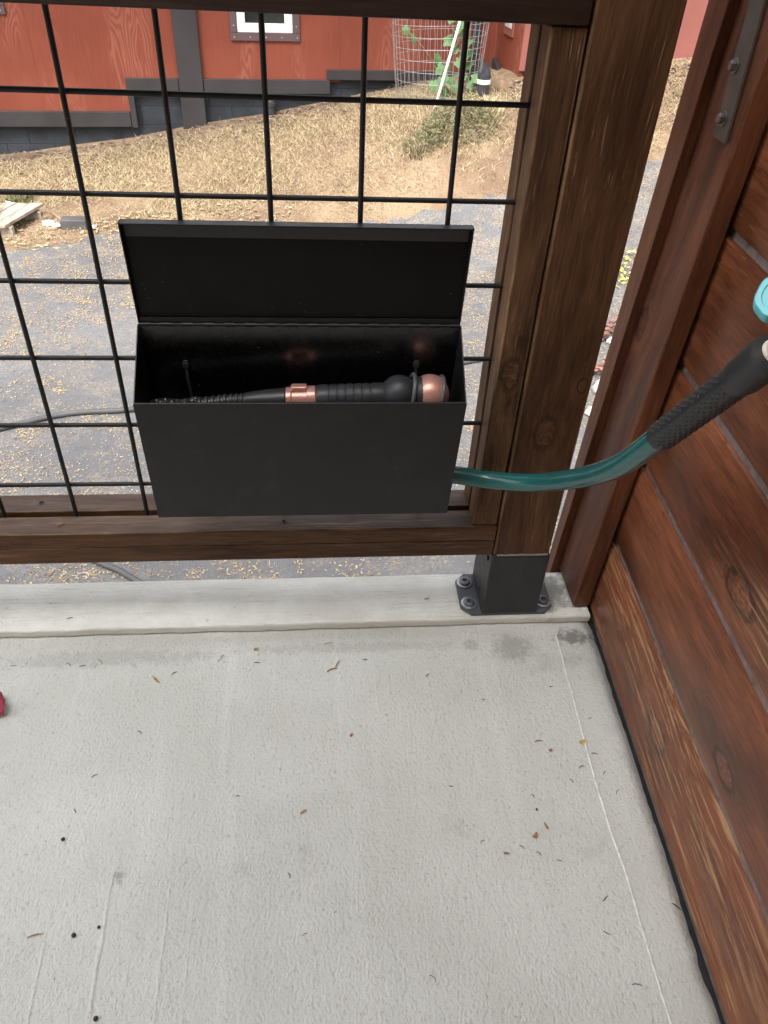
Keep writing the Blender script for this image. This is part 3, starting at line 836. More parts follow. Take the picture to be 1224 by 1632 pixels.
# lid: a shallow tray standing up against the grid
lid_t, lid_b = 0.3835, 0.2585
LX0, LX1 = 0.1372, 0.5370
def lid():
    yb0, yb1 = -0.0060, -0.0085
    L = panel([(LX0 + .002, yb0, lid_b), (LX1 - .002, yb0, lid_b), (LX1, yb1, lid_t), (LX0, yb1, lid_t)], (0, -T, 0), 'lid', M['lid_in'], bx)
    # side flanges, tapering towards the hinge
    for sgn in (-1, 1):
        xe = LX0 if sgn < 0 else LX1
        xb = xe + (-sgn) * .002
        p = [(xb, yb0 - T, lid_b), (xe, yb1 - T, lid_t), (xe, yb1 - .0120, lid_t), (xb, yb0 - .0080, lid_b + .004)]
        q = [Vector(a) for a in p] + [Vector(a) - Vector((T * sgn, 0, 0)) for a in p]
        MB().hexa(q).build('side_flange', M['box'], L, bevel=0.0004)
    # front lip, bent a little past square so that its inner face looks up and out
    p = [(LX0 + T, yb1 - T, lid_t), (LX1 - T, yb1 - T, lid_t), (LX1 - T, yb1 - .0125, lid_t - .0005), (LX0 + T, yb1 - .0125, lid_t - .0005)]
    q = [Vector(a) for a in p] + [Vector(a) - Vector((0, 0, T)) for a in p]
    MB().hexa(q).build('front_lip', M['box'], L, bevel=0.0004)
    p = [(LX0 + .0035, yb1 - .0035, lid_t - .0030), (LX1 - .0035, yb1 - .0035, lid_t - .0030), (LX1 - .0045, yb1 - .0042, lid_t - .0185), (LX0 + .0045, yb1 - .0028, lid_t - .0185)]
    q = [Vector(a) for a in p] + [Vector(a) + Vector((0, .0011, 0)) for a in p]
    MB().hexa(q).build('inner_hem', M['hem_lit'], L, bevel=0.0003)
    # fold line above the hinge
    m = MB(); m.box(LX0 + .006, LX1 - .006, yb0 - T - .0012, yb0 - T + .0002, lid_b + .010, lid_b + .0112); m.build('fold_line', M['lid_in'], L)
    return L
M['hem_lit'] = black_paint('lit black hem', (0.050, 0.052, 0.057), 0.4, 0.5)  # box black lightened: light on the upturned lip is put into the colour
lid()
hg = MB(); hg.tube([(0.139, -0.0118, 0.2575), (0.535, -0.0118, 0.2575)], 0.0017, 10)
h_ = hg.build('hinge', M['box'], bx, smooth=True)
m = MB(); m.box(0.1385, 0.5355, -0.0100, -0.0088, 0.2480, 0.2660); m.build('hinge_leaf', M['box'], h_)
k = 0; x = 0.140
while x < 0.530:
    m = MB(); m.tube([(x, -0.0118, 0.2575), (x + .0125, -0.0118, 0.2575)], 0.0026, 12)
    m.build('hinge_knuckle', M['box'], h_, smooth=True, angle=50)
    x += .0255

# cable ties through the back panel
for (xx, zz, lab) in ((0.1892, 0.2027, 'black cable tie at left inside the open black box'), (0.4830, 0.2032, 'black cable tie at right inside box above the copper head')):
    tie = thing('cable_tie', lab, 'cable tie', (xx, -0.0115, zz), group='cable ties holding the box to the grid')
    m = MB(); m.box(-.0036, .0036, -.0045, .0, -.0030, .0036); m.build('tie_head', M['rubber'], tie, bevel=0.0008, local=True)
    m = MB(); pts = [(0, -.0022, .0035), (.0, -.0035, .006)]
    m.box(-.0028, .0028, -.0040, -.0010, .0036, .0062); m.build('tie_loop', M['rubber'], tie, bevel=0.0005, local=True)
    m = MB()
    path = spline([(0, -.002, -.0030), (.0004, -.0045, -.018), (.0016, -.0040, -.036), (.0030, -.0020, -.058)], 6)
    vs, fs = [], []
    for p in path: vs += [(p[0] - .0017, p[1], p[2]), (p[0] + .0017, p[1], p[2]), (p[0] + .0017, p[1] + .0010, p[2]), (p[0] - .0017, p[1] + .0010, p[2])]
    for j in range(len(path) - 1):
        for q in range(4): fs.append((j * 4 + q, j * 4 + (q + 1) % 4, j * 4 + 4 + (q + 1) % 4, j * 4 + 4 + q))
    m.add(vs, fs); m.build('tie_tail', M['rubber'], tie, local=True)

# ------------------------------------------------------------------ spray wand lying in the box
wand = thing('spray_wand', 'black and rose copper spray wand lying inside the open black box', 'spray wand', (0.35, -0.055, 0.17))
AX = Vector((1, 0, 0.035)).normalized()
def wp(x): return Vector((x, -0.056, 0.1805 + (x - 0.39) * 0.035))
def lat(name, xa, prof, mat, parent, n=32):
    m = MB(); m.lathe(wp(xa), AX, prof, n); return m.build(name, mat, parent, smooth=True, angle=35)
lat('connector', 0.262, [(0, .0085), (.004, .0105), (.022, .0125), (.046, .0142), (.052, .0145), (.053, .0135)], M['grip'], wand)
lat('copper_collar', 0.3155, [(0, .0146), (.002, .0152), (.006, .0150), (.0075, .0138), (.026, .0138), (.0268, .0160), (.036, .0160), (.0372, .0150)], M['copper'], wand)
m = MB()
cx = wp(0.330)
m.hexa([cx + Vector(v) for v in ((-.010, -.006, .0125), (.012, -.006, .0125), (.012, .008, .0125), (-.010, .008, .0125), (-.0075, -.004, .0195), (.012, -.004, .0195), (.012, .006, .0195), (-.0075, .006, .0195))])
m.build('trigger_lock', M['copper'], wand, bevel=0.002)
pr_ = [(0, .0150), (.003, .0168), (.014, .0172)]
for k in range(6):
    a = .0155 + k * .0105
    pr_ += [(a, .0172), (a + .0008, .0162), (a + .0022, .0162), (a + .003, .0173), (a + .0085, .0174)]
pr_ += [(.086, .0170), (.089, .0158)]
lat('handle_grip', 0.3525, pr_, M['rubber'], wand, 40)
def ball(name, c, r, mat, parent, squash=(1, 1, 1), nu=28, nv=16):
    m = MB(); vs, fs = [], []
    for j in range(nv + 1):
        th = math.pi * j / nv
        for i in range(nu):
            ph = 2 * math.pi * i / nu
            vs.append(Vector(c) + Vector((r * math.sin(th) * math.cos(ph) * squash[0], r * math.sin(th) * math.sin(ph) * squash[1], r * math.cos(th) * squash[2])))
    for j in range(nv):
        for i in range(nu): fs.append((j * nu + i, j * nu + (i + 1) % nu, (j + 1) * nu + (i + 1) % nu, (j + 1) * nu + i))
    m.add(vs, fs)
    return m.build(name, mat, parent, smooth=True, angle=60)
ball('elbow_ball', wp(0.4575) + Vector((0, -.002, .004)), 0.0238, M['rubber'], wand)
m = MB(); c0 = wp(0.4680) + Vector((0, -.002, .003)); ring = []
for k in range(37):
    a = 2 * math.pi * k / 36
    ring.append(c0 + Vector((0.004 * math.cos(a) + .004, 0.0240 * math.sin(a) * .98, 0.0250 * math.cos(a))))
m.tube(ring, 0.0027, 10, caps=False); m.build('elbow_ring', M['greyring'], wand, smooth=True)
m = MB(); m.lathe(wp(0.474) + Vector((0, -.002, .002)), AX, [(0, .0195), (.008, .0225), (.014, .0232), (.0150, .0215)], 32); m.build('head_neck', M['rubber'], wand, smooth=True)
ball('copper_head', wp(0.4965) + Vector((0, -.002, .0015)), 0.0258, M['copper'], wand, (0.98, 1, 1))
m = MB(); c0 = wp(0.5085) + Vector((0, -.002, .001)); ring = []
for k in range(37):
    a = 2 * math.pi * k / 36
    ring.append(c0 + Vector((0.012 * (1 - abs(math.cos(a))) * 0 + 0.004 * math.cos(a), 0.0225 * math.sin(a), 0.0228 * math.cos(a))))
m.tube(ring, 0.0026, 10, caps=False); m.build('head_ring', M['greyring'], wand, smooth=True)
# ribbed strain relief and braided hose
m = MB(); path = [wp(0.203) + Vector((0, 0, -.004)), wp(0.225) + Vector((0, 0, -.002)), wp(0.245), wp(0.262)]
path = spline(path, 16)
m.tube(path, [.0078 + (.0016 if (i // 3) % 2 else 0) + .000 * i for i in range(len(path))], 20); m.build('strain_relief', M['rubber'], wand, smooth=True, angle=30)
def braid():
    t = NT('braided black and grey hose')
    P = t.tc()
    v = t.voro(P, 330, out=1)
    w = t.noise(P, 260, 2)
    d = t.voro(P, 330)
    c = t.mix(t.mr(t.sep(v)[0], 0.55, 0.75), (0.014, 0.014, 0.015), (0.40, 0.39, 0.38))
    c = t.mix(t.mr(d, 0.30, 0.5), c, (0.01, 0.01, 0.01))
    return t.out(c, 0.45, t.bump(t.math('MULTIPLY', d, -1.0), 0.9, 0.002), 0.0, 0.4)
coil = [wp(0.206) + Vector((0, 0, -.004)), (0.185, -.060, .1690), (0.163, -.056, .1680), (0.150, -.046, .160), (0.150, -.032, .146), (.175, -.026, .134), (.24, -.028, .128), (.33, -.030, .128), (.43, -.030, .130),
        (.495, -.040, .120), (.50, -.070, .100), (.44, -.080, .085), (.30, -.075, .070), (.20, -.06, .060), (.17, -.04, .05), (.25, -.035, .045), (.40, -.045, .050), (.50, -.058, .055)]
m = MB(); m.tube(spline(coil, 10), 0.0105, 18); m.build('braided_hose', braid(), wand, smooth=True)

# ------------------------------------------------------------------ green hose to the tap
hose = thing('garden_hose', 'glossy dark green hose running from black box to black grip sleeve', 'hose', (0.545, -0.06, 0.045))
hp = [(0.5050, -0.057, 0.0600), (0.5444, -0.0599, 0.0575), (0.591, -0.0660, 0.0525), (0.641, -0.101, 0.075), (0.6692, -0.1709, 0.1362), (0.6765, -0.2500, 0.2140), (0.6802, -0.3056, 0.2892), (0.6818, -0.3130, 0.3010)]
m = MB(); m.tube(spline(hp, 14), 0.0124, 28); m.build('hose_tube', M['hose'], hose, smooth=True)
A, B = Vector((0.6802, -0.3056, 0.2892)), Vector((0.6993, -0.3940, 0.4290))
ax = (B - A).normalized(); L = (B - A).length
m = MB(); m.lathe(A, ax, [(0, .0128), (.001, .0138), (.004, .0143), (.02, .0143), (L * .72, .0144), (L * .74, .0150), (L * .77, .0162), (L * .79, .0166), (L * .96, .0172), (L * .985, .0170), (L, .0160), (L + .0005, .010)], 40)
sl = m.build('grip_sleeve', M['grip'], hose, smooth=True, angle=35)
# raised dimples in two fields along the sleeve, joined into one part
up = Vector((0, -0.55, 0.83)); u_ = (up - ax * up.dot(ax)).normalized(); w_ = ax.cross(u_)
m = MB()
for i in range(24):
    for j in range(16):
        tt = .010 + i * .0046; aa = 2 * math.pi * (j + (.5 if i % 2 else 0)) / 16
        if tt > L * .71: continue
        if abs(math.sin(aa * 1.0)) < 0.10: continue
        nr = u_ * math.cos(aa) + w_ * math.sin(aa)
        rr = .0144
        m.lathe(A + ax * tt + nr * (rr - .0004), nr, [(0, .0017), (.00062, .0015), (.00078, .0011), (.0004, .0007), (.0003, .0)], 8)
tag(m.build('sleeve_studs', M['grip'], sl, smooth=True, angle=60), kind='stuff')
m = MB(); m.lathe(B + ax * .0004, ax, [(0, .0100), (.0005, .0108), (.0025, .0106), (.003, .0090)], 28); m.build('ferrule', M['ferrule'], hose, smooth=True, angle=40)
m = MB(); m.lathe(B + ax * .0055, ax, [(0, .0098), (.004, .0112), (.016, .0112), (.018, .010)], 8); m.build('coupling_nut', M['brass'], hose, bevel=0.0006)

tap = thing('garden_tap', 'brass garden tap with teal oval handle on the plank wall', 'tap', (wall_x(-.40, .49), -0.40, 0.49))
E_ = B + ax * .027
m = MB(); m.tube(spline([E_, E_ + ax * .014, Vector((0.716, -0.4060, 0.480)), Vector((0.745, -0.400, 0.4900)), Vector((0.80, -0.400, 0.490)), Vector((wall_x(-.4, .49) + .003, -.400, .490))], 10), [.0095] * 51, 20); m.build('spout', M['brass'], tap, smooth=True)
m = MB(); m.lathe((wall_x(-.4, .49) - .0035, -.400, .490), (1, 0, 0), [(0, .022), (.002, .026), (.0034, .026)], 28); m.build('wall_flange', M['brass'], tap, smooth=True, angle=30)
hc = Vector((0.7090, -0.3560, 0.4560)); hn = Vector((-0.45, -0.55, 0.70)).normalized()
m = MB(); m.tube([hc - hn * .002, hc + (Vector((0.742, -.396, .482)) - hc) * .9], .0055, 14); m.build('valve_stem', M['brass'], tap, smooth=True)
m = MB()
uu = (Vector((0, 0, 1)) - hn * hn.z).normalized(); ww = hn.cross(uu)
vs, fs = [], []
rings_ = [(-.004, .92), (-.0055, 1.0), (.0045, 1.0), (.0062, .93), (.0062, .70), (.0048, .66), (.0048, .30), (.006, .24), (.006, 0.001)]
n = 48
for (h, s) in rings_:
    for k in range(n):
        a = 2 * math.pi * k / n
        lob = 1 + .03 * math.cos(a * 6)
        rr = .0185 * s * (lob if s > .9 else 1)
        vs.append(hc + uu * (rr * math.cos(a) * 1.0) + ww * (rr * math.sin(a) * .82) + hn * h)
for j in range(len(rings_) - 1):
    for k in range(n): fs.append((j * n + k, j * n + (k + 1) % n, (j + 1) * n + (k + 1) % n, (j + 1) * n + k))
fs.append(tuple(range(n - 1, -1, -1)))
m.add(vs, fs); m.build('tap_handle', M['teal'], tap, smooth=True, angle=40)

# ------------------------------------------------------------------ red house across the driveway
HO = (-0.754, 6.831, 0.0)
house = thing('red_house', 'long red plywood sided house with dark skirt boards across the driveway', 'house', (HO[0], HO[1], -1.4), R(6))
def hb(name, u0, u1, v0, v1, z0, z1, mat, parent=None, bevel=0.004):
    m = MB(); m.box(u0, u1, v0, v1, z0 + 1.4, z1 + 1.4)
    return m.build(name, mat, parent or house, bevel=bevel, local=True)
TOP = 1.6
for (u0, u1, zb) in ((-5.2, -3.63, -1.10), (-3.629, -2.42, -1.10), (-2.419, -1.21, -1.10), (-1.209, -0.490, -1.10), (-0.489, -0.02, -0.836)):
    hb('wall_panel', u0, u1, 0.0, 0.03, zb - .02, TOP, M['siding'], bevel=0.0008)
for (u0, u1, z0, z1) in ((0.15, 0.4955, -0.856, TOP), (0.496, 0.967, -0.856, -0.50), (0.496, 0.967, 0.27, TOP), (0.9675, 1.3795, -0.856, TOP), (1.38, 2.83, -0.775, TOP)):
    hb('wall_panel', u0, u1, 0.0, 0.03, z0, z1, M['siding'], bevel=0.0008)
hb('corner_board', -0.042, 0.165, -0.045, -0.004, -1.30, TOP, M['htrim'], bevel=0.006)
hb('skirt_board', -5.2, -0.494, -0.036, -0.003, -1.222, -1.098, M['htrim'])
hb('skirt_board', -0.492, -0.047, -0.034, -0.003, -0.945, -0.834, M['htrim'])
hb('skirt_riser', -0.490, -0.440, -0.030, -0.004, -1.230, -0.947, M['htrim'])
hb('skirt_board', 0.170, 1.290, -0.034, -0.003, -0.948, -0.834, M['htrim'])
hb('skirt_board', 1.262, 2.80, -0.036, -0.003, -0.832, -0.752, M['htrim'])
for course in range(8):
    z0 = -1.84 + course * 0.155
    u = -5.2 + (0.2 if course % 2 else 0)
    while u < 2.8:
        u1 = min(u + 0.3985, 2.8)
        top = z0 + .1535
        lim = -1.12 if u1 < -0.47 else (-0.86 if u < 1.2 else -0.78)
        if z0 < lim and top > -1.75 + max(0, (u + 1.7)) * .155:
            hb('foundation_block', u, u1, 0.034, 0.18, z0, min(top, lim), M['block'], bevel=0.003)
        u += 0.40
# windows
def window(u0, u1, z0, z1, name='window'):
    w = hb(name, u0, u1, 0.005, 0.045, z0, z1, M['white'], bevel=0.0)
    # replace the solid by a frame of four bars
    bm = MB(); fw = 0.068
    for (a, b, c, d) in ((u0, u1, z0, z0 + fw), (u0, u1, z1 - fw, z1), (u0, u0 + fw, z0 + fw, z1 - fw), (u1 - fw, u1, z0 + fw, z1 - fw)):
        bm.box(a, b, -0.022, 0.035, c + 1.4, d + 1.4)
    me = bpy.data.meshes.new('window'); me.from_pydata(bm.v, [], bm.f); me.materials.append(M['white']); w.data = me
    b = w.modifiers.new('bevel', 'BEVEL'); b.width = .006; b.segments = 2
    m = MB(); m.box(u0 + fw - .004, u1 - fw + .004, 0.008, 0.014, z0 + fw - .004 + 1.4, z1 - fw + .004 + 1.4); m.build('pane', M['glass'], w, local=True)
    for k in range(9):
        zz = z0 + fw + .03 + k * .055
        if zz > z1 - fw: break
        m = MB(); m.box(u0 + fw, u1 - fw, 0.020, 0.026, zz + 1.4, zz + 1.436); m.build('blind_slat', M['htrim'], w, local=True)
    tw = .062
    for (a, b_, c, d) in ((u0 - tw, u1 + tw, z0 - tw, z0 - .002), (u0 - tw, u1 + tw, z1 + .002, z1 + tw), (u0 - tw, u0 - .002, z0, z1), (u1 + .002, u1 + tw, z0, z1)):
        m = MB(); m.box(a, b_, -0.020, -0.002, c + 1.4, d + 1.4); m.build('window_trim', M['wtrim'], w, local=True, bevel=0.003)
    for (a, c) in [(u0 - tw / 2, z0 + .05 + k * .1) for k in range(6)] + [(u1 + tw / 2, z0 + .05 + k * .1) for k in range(6)] + [(u0 - .03 + k * .135, z0 - .034) for k in range(5)]:
        m = MB(); m.lathe((a, -.0205, c + 1.4), (0, -1, 0), [(0, .006), (.002, .005)], 8); m.build('nail', M['nail'], w, local=True)
window(0.496, 0.967, -0.478, 0.25)
window(-1.89, -1.408, -0.325, 0.40)
# projecting wing on the right
hb('wing_side_wall', 2.832, 2.87, -0.690, 0.03, -0.70, TOP, M['siding'])
hb('wing_panel', 2.815, 2.895, -0.722, -0.692, -0.615, TOP, M['siding2'])
for (u0, u1) in ((2.898, 3.62), (3.624, 4.48)):
    hb('wing_panel', u0, u1, -0.716, -0.690, -0.600, TOP, M['siding2'])
hb('wing_base_board', 2.898, 4.48, -0.722, -0.700, -0.645, -0.604, M['siding2'])
hb('wing_foundation', 2.84, 4.48, -0.686, -0.45, -0.95, -0.610, M['block'])
hb('wing_corner_block', 4.484, 4.75, -0.735, -0.40, -0.80, -0.330, M['block'])
hb('wing_block_cap', 4.480, 4.76, -0.745, -0.39, -0.327, -0.285, M['white'])
hb('wing_panel', 4.49, 6.2, -0.640, -0.60, -0.28, TOP, M['siding2'])
# leaning dark board at the inner corner
m = MB()
q = [(2.79, -.03, -.665), (2.83, -.03, -.665), (2.775, -.66, -.80), (2.735, -.66, -.80)]
m.hexa([(a, b, c - .10 + 1.4) for a, b, c in q] + [(a, b, c + .03 + 1.4) for a, b, c in q]); m.build('wing_skirt', M['block'], house, local=True, bevel=.004)
# small framed vent on the wing's side
m = MB(); m.box(2.818, 2.831, -.42, -.16, -.42 + 1.4, -.10 + 1.4); vf = m.build('vent_frame', M['siding2'], house, local=True, bevel=.004)
m = MB(); m.box(2.812, 2.8175, -.38, -.20, -.36 + 1.4, -.14 + 1.4); m.build('vent_plate', M['stone'], vf, local=True, bevel=.002)
# roof eave, above the view
m = MB(); m.box(-5.6, 6.6, -1.15, 3.0, TOP + 1.4, TOP + 1.55); m.build('roof', M['htrim'], house, local=True)
hb('far_side_wall', -5.2, -5.16, 0.03, 2.9, -1.7, TOP, M['siding'])

# stub pipe by the foundation
px, py = -0.005, 6.86
pz = gz(px, py)
sp = thing('stub_pipe', 'short dark capped pipe standing by the house foundation', 'pipe', (px, py, pz))
m = MB(); m.lathe((px, py, pz - .05), (0, 0, 1), [(0, .045), (.13, .045), (.131, .052), (.16, .052), (.162, .04)], 18); m.build('pipe_body', M['htrim'], sp, smooth=True, angle=30)
m = MB(); m.lathe((px, py, pz + .1125), (0, 0, 1), [(0, .042), (.006, .042), (.02, .034), (.022, .0)], 18); m.build('pipe_cap', M['htrim'], sp, smooth=True, angle=30)

# ------------------------------------------------------------------ ground cover (uncountable)
def blades(name, n, xr, yr, ok, h, w, mat, lean=0.8, lab=None, cat=None, seed=1, flat=0.0):
    r = np.random.RandomState(seed)
    V, F = [], []
    X = r.uniform(*xr, n * 2); Y = r.uniform(*yr, n * 2)
    keep = ok(X, Y, r)
    X, Y = X[keep][:n], Y[keep][:n]
    Z = ground(X, Y)
    for x, y, z in zip(X, Y, Z):
        a = r.uniform(0, 2 * math.pi); hh = h * r.uniform(.4, 1.3); ww = w * r.uniform(.6, 1.4)
        l = lean * r.uniform(.3, 1.3) * hh; b = r.uniform(0, 2 * math.pi)
        dx, dy = math.cos(a) * ww, math.sin(a) * ww
        lx, ly = math.cos(b) * l, math.sin(b) * l
        up_ = hh * (1 - flat * r.uniform(.5, 1))
        k = len(V)
        V += [(x - dx, y - dy, z - .004), (x + dx, y + dy, z - .004), (x + dx * .7 + lx * .45, y + dy * .7 + ly * .45, z + up_ * .6), (x - dx * .7 + lx * .45, y - dy * .7 + ly * .45, z + up_ * .6), (x + lx, y + ly, z + up_ * .85)]
        F += [(k, k + 1, k + 2, k + 3), (k + 3, k + 2, k + 4)]
    me = bpy.data.meshes.new(name); me.from_pydata(V, [], F); me.materials.append(mat)
    o = bpy.data.objects.new(name, me); col.objects.link(o)
    return tag(o, lab, cat, kind='stuff')
def house_y(X): return 6.831 + (X + .754) * math.tan(R(6)) - np.where(X > 1.98, .72, 0)
def n2(X, Y, f, s):
    return (np.sin(X * f + s) * np.cos(Y * f * 1.3 + 2 * s) + np.sin(X * f * 2.3 + Y * f * 1.7 + s * 3) * .6 + np.sin(X * f * .7 - Y * f * 2.1 + s) * .6) / 2.2
def ok_grass(X, Y, r):
    e = drive_edge(X); t_ = (Y - e) / (house_y(X) - e)
    dens = np.clip(.30 + 1.2 * np.minimum(t_ * 2.2, 1) - 1.7 * np.clip((t_ - .76) * 5, 0, 1) + .6 * n2(X, Y, 2.2, 1) + .45 * n2(X, Y, 6.1, 2), 0.03, 1)
    dens = np.where((X < -1.0) & (t_ < .35), dens * .35, dens)
    return (t_ > -0.01) & (Y < house_y(X) - .06) & (r.uniform(0, 1, len(X)) < dens)
blades('dry_grass', 95000, (-5, 6), (4.4, 7.4), ok_grass, 0.045, 0.0021, M['grass'], lean=1.5, lab='straw coloured dry grass on the slope below the red house', cat='grass', seed=3, flat=.35)

blades('matted_straw', 16000, (-5, 6), (4.4, 7.4), ok_grass, 0.09, 0.0017, M['grass'], lean=1.6, lab='longer pale matted straw lying among the dry grass', cat='straw', seed=9, flat=.7)

def flakes(name, n, xr, yr, ok, smin, smax, mat, lift, lab, cat, seed, curl=.35):
    r = np.random.RandomState(seed)
    if xr is None:
        X, Y = ok(r, n)
    else:
        X = r.uniform(*xr, n * 3); Y = r.uniform(*yr, n * 3)
        keep = ok(X, Y, r)
        X, Y = X[keep][:n], Y[keep][:n]
    Z = ground(X, Y) + lift
    V, F = [], []
    for x, y, z in zip(X, Y, Z):
        l = r.uniform(smin, smax); w = l * r.uniform(.16, .42); a = r.uniform(0, 2 * math.pi)
        c_, s_ = math.cos(a), math.sin(a); tl = r.uniform(-.25, .25); cu = l * curl * r.uniform(0, 1)
        k = len(V)
        for (p, q, hh) in ((-l, 0, cu), (-.2 * l, -w, 0.002), (l, 0, cu * r.uniform(.2, 1)), (.1 * l, w, 0.002 + abs(tl) * w)):
            V.append((x + p * c_ - q * s_, y + p * s_ + q * c_, z + hh + tl * q))
        F += [(k, k + 1, k + 3), (k + 1, k + 2, k + 3)]
    me = bpy.data.meshes.new(name); me.from_pydata(V, [], F); me.materials.append(mat)
    o = bpy.data.objects.new(name, me); col.objects.link(o)
    return tag(o, lab, cat, kind='stuff')
def ok_lit(X, Y, r):
    e = drive_edge(X)
    d = .22 + .75 * n2(X, Y, 1.5, 2.0) + .8 * n2(X, Y, 7.5, .7) + .5 * n2(X, Y, 19, 1.7)
    d = d + .45 * (Y - 2.4) / 3 + .20
    band = np.clip((e - Y) / .35, 0, 1)
    d = np.where((X > -.6), d * (.15 + .85 * band), d)
    return (Y < e - .01) & (r.uniform(0, 1, len(X)) < np.clip(d, .06, 1))
def clump_xy(r, n):
    cx_ = r.uniform(-3.4, 4.4, 14000); cy_ = r.uniform(0.8, 6.1, 14000)
    k = ok_lit(cx_, cy_, r); cx_, cy_ = cx_[k], cy_[k]
    X, Y = [], []
    for a, b in zip(cx_, cy_):
        m_ = int(r.gamma(1.3, 14)) + 2; sp_ = r.uniform(.018, .085); el = r.uniform(.4, 1.6)
        X += list(a + r.normal(0, sp_ * el, m_)); Y += list(b + r.normal(0, sp_ / el, m_))
    X, Y = np.array(X), np.array(Y)
    k = r.permutation(len(X))[:n]
    k = k[(Y[k] < drive_edge(X[k]) - .01)]
    return X[k], Y[k]
flakes('leaf_litter', 110000, None, None, clump_xy, .003, .0105, M['litter'], .018, 'pale dry leaf litter strewn over the grey driveway', 'leaf litter', 5)
def ok_chip(X, Y, r):
    d = (house_y(X) - Y)
    return (d > .02) & (d < .62) & (r.uniform(0, 1, len(X)) < np.clip(1.2 - d / .5, 0, 1))
flakes('bark_chips', 8500, (-4.5, 5.5), (5.6, 7.4), ok_chip, .012, .035, M['chips'], .012, 'grey bark chips and dead leaves along the house foundation', 'bark chips', 6)
def ok_edge(X, Y, r):
    e = drive_edge(X)
    return (np.abs(Y - e) < .22) & (X < 0.2) & (r.uniform(0, 1, len(X)) < .6)
flakes('verge_litter', 1500, (-3.5, .3), (4.2, 5.6), ok_edge, .01, .03, M['litter'], .016, 'pale leaf litter along the left verge of the driveway', 'leaf litter', 8)

# ------------------------------------------------------------------ vine in a wire cage, stake, pipes, boulder
cb = Vector((1.415, 6.30, gz(1.415, 6.30)))
m = MB(); nU = 42
def cage_pt(a, h):
    r_ = .345 + .09 * h
    return Vector((cb.x + r_ * math.cos(a) - .02 * h, cb.y + .30 * math.sin(a) + .02 * h, cb.z + .02 + h + .05 * math.cos(a + .5) * min(1, h)))
for k in range(nU):
    a = 2 * math.pi * k / nU
    m.tube([cage_pt(a + .03 * math.sin(h * 9 + k), h) for h in (-.05, .2, .4, .6, .8, 1.0)], .0017, 4, False)
for j in range(13):
    h = .03 + j * .08
    m.tube([cage_pt(2 * math.pi * k / 40, h) for k in range(41)], .0017, 4, False)
tag(m.build('wire_cage', M['cagewire']), 'thin galvanised wire cage around the green vine by the house', 'wire cage')
sb = Vector((1.365, 6.02, gz(1.365, 6.02) - .02))
d_ = (Vector((1.508, 5.98, -.202)) - sb)
m = MB(); m.tube([sb, sb + d_ * 1.7], .0115, 10); tag(m.build('white_stake', M['white'], smooth=True), 'white plastic stake leaning through the green vine', 'stake')
vine = thing('vine_plant', 'young green vine with lobed leaves climbing inside the wire cage', 'vine', (1.46, 6.25, gz(1.46, 6.25)))
vp = spline([(1.46, 6.25, gz(1.46, 6.25)), (1.43, 6.2, -.62), (1.50, 6.2, -.45), (1.58, 6.22, -.32), (1.52, 6.2, -.16), (1.45, 6.2, 0.0)], 8)
m = MB(); m.tube(vp, .006, 6); m.build('stem', M['stem'], vine)
m = MB(); m.tube(spline([(1.43, 6.2, -.60), (1.30, 6.12, -.47), (1.19, 6.10, -.36), (1.10, 6.1, -.30)], 6), .004, 5); m.build('stem', M['stem'], vine)
def leaf_mesh():
    n = 22; vs = [(0, 0, 0.0)]; 
    for k in range(n):
        a = 2 * math.pi * k / n
        r_ = .55 * (1 + .13 * math.cos(5 * a) + .05 * math.cos(11 * a + 1)) * (1 - .25 * (math.cos(a) < -.85))
        vs.append((r_ * math.cos(a), r_ * math.sin(a), .10 * math.cos(2 * a) * r_ - .12 * r_ * r_))
    fs = [(0, 1 + k, 1 + (k + 1) % n) for k in range(n)]
    me = bpy.data.meshes.new('leaf'); me.from_pydata(vs, [], fs); me.materials.append(M['vine'])
    return me
LM = leaf_mesh()
lr = random.Random(4)
leaves = [(1.47, 6.18, -.38, .10), (1.52, 6.18, -.44, .09), (1.58, 6.16, -.33, .08), (1.62, 6.18, -.47, .10), (1.66, 6.2, -.55, .09), (1.38, 6.12, -.51, .09), (1.40, 6.10, -.57, .08), (1.17, 6.08, -.36, .07), (1.11, 6.08, -.31, .06),
          (1.43, 6.08, -.64, .10), (1.50, 6.06, -.66, .09), (1.36, 6.06, -.69, .08), (1.46, 6.05, -.73, .09), (1.55, 6.05, -.70, .07), (1.53, 6.10, -.27, .09), (1.47, 6.1, -.22, .08), (1.60, 6.12, -.62, .08), (1.67, 6.1, -.68, .07),
          (1.50, 6.16, -.10, .09), (1.44, 6.16, -.02, .08), (1.56, 6.1, -.52, .08), (1.41, 6.0, -.80, .07), (1.52, 6.0, -.79, .06), (1.69, 6.05, -.62, .07), (1.63, 6.12, -.38, .07), (1.48, 6.12, -.55, .07)]
for (x, y, z, s_) in leaves:
    o = bpy.data.objects.new('leaf', LM); col.objects.link(o)
    attach(o, vine)
    o.location = (x, y + .06, z); o.scale = (s_, s_, s_)
    o.rotation_euler = (R(55 + lr.uniform(-30, 25)), R(lr.uniform(-25, 25)), R(lr.uniform(-60, 60)))

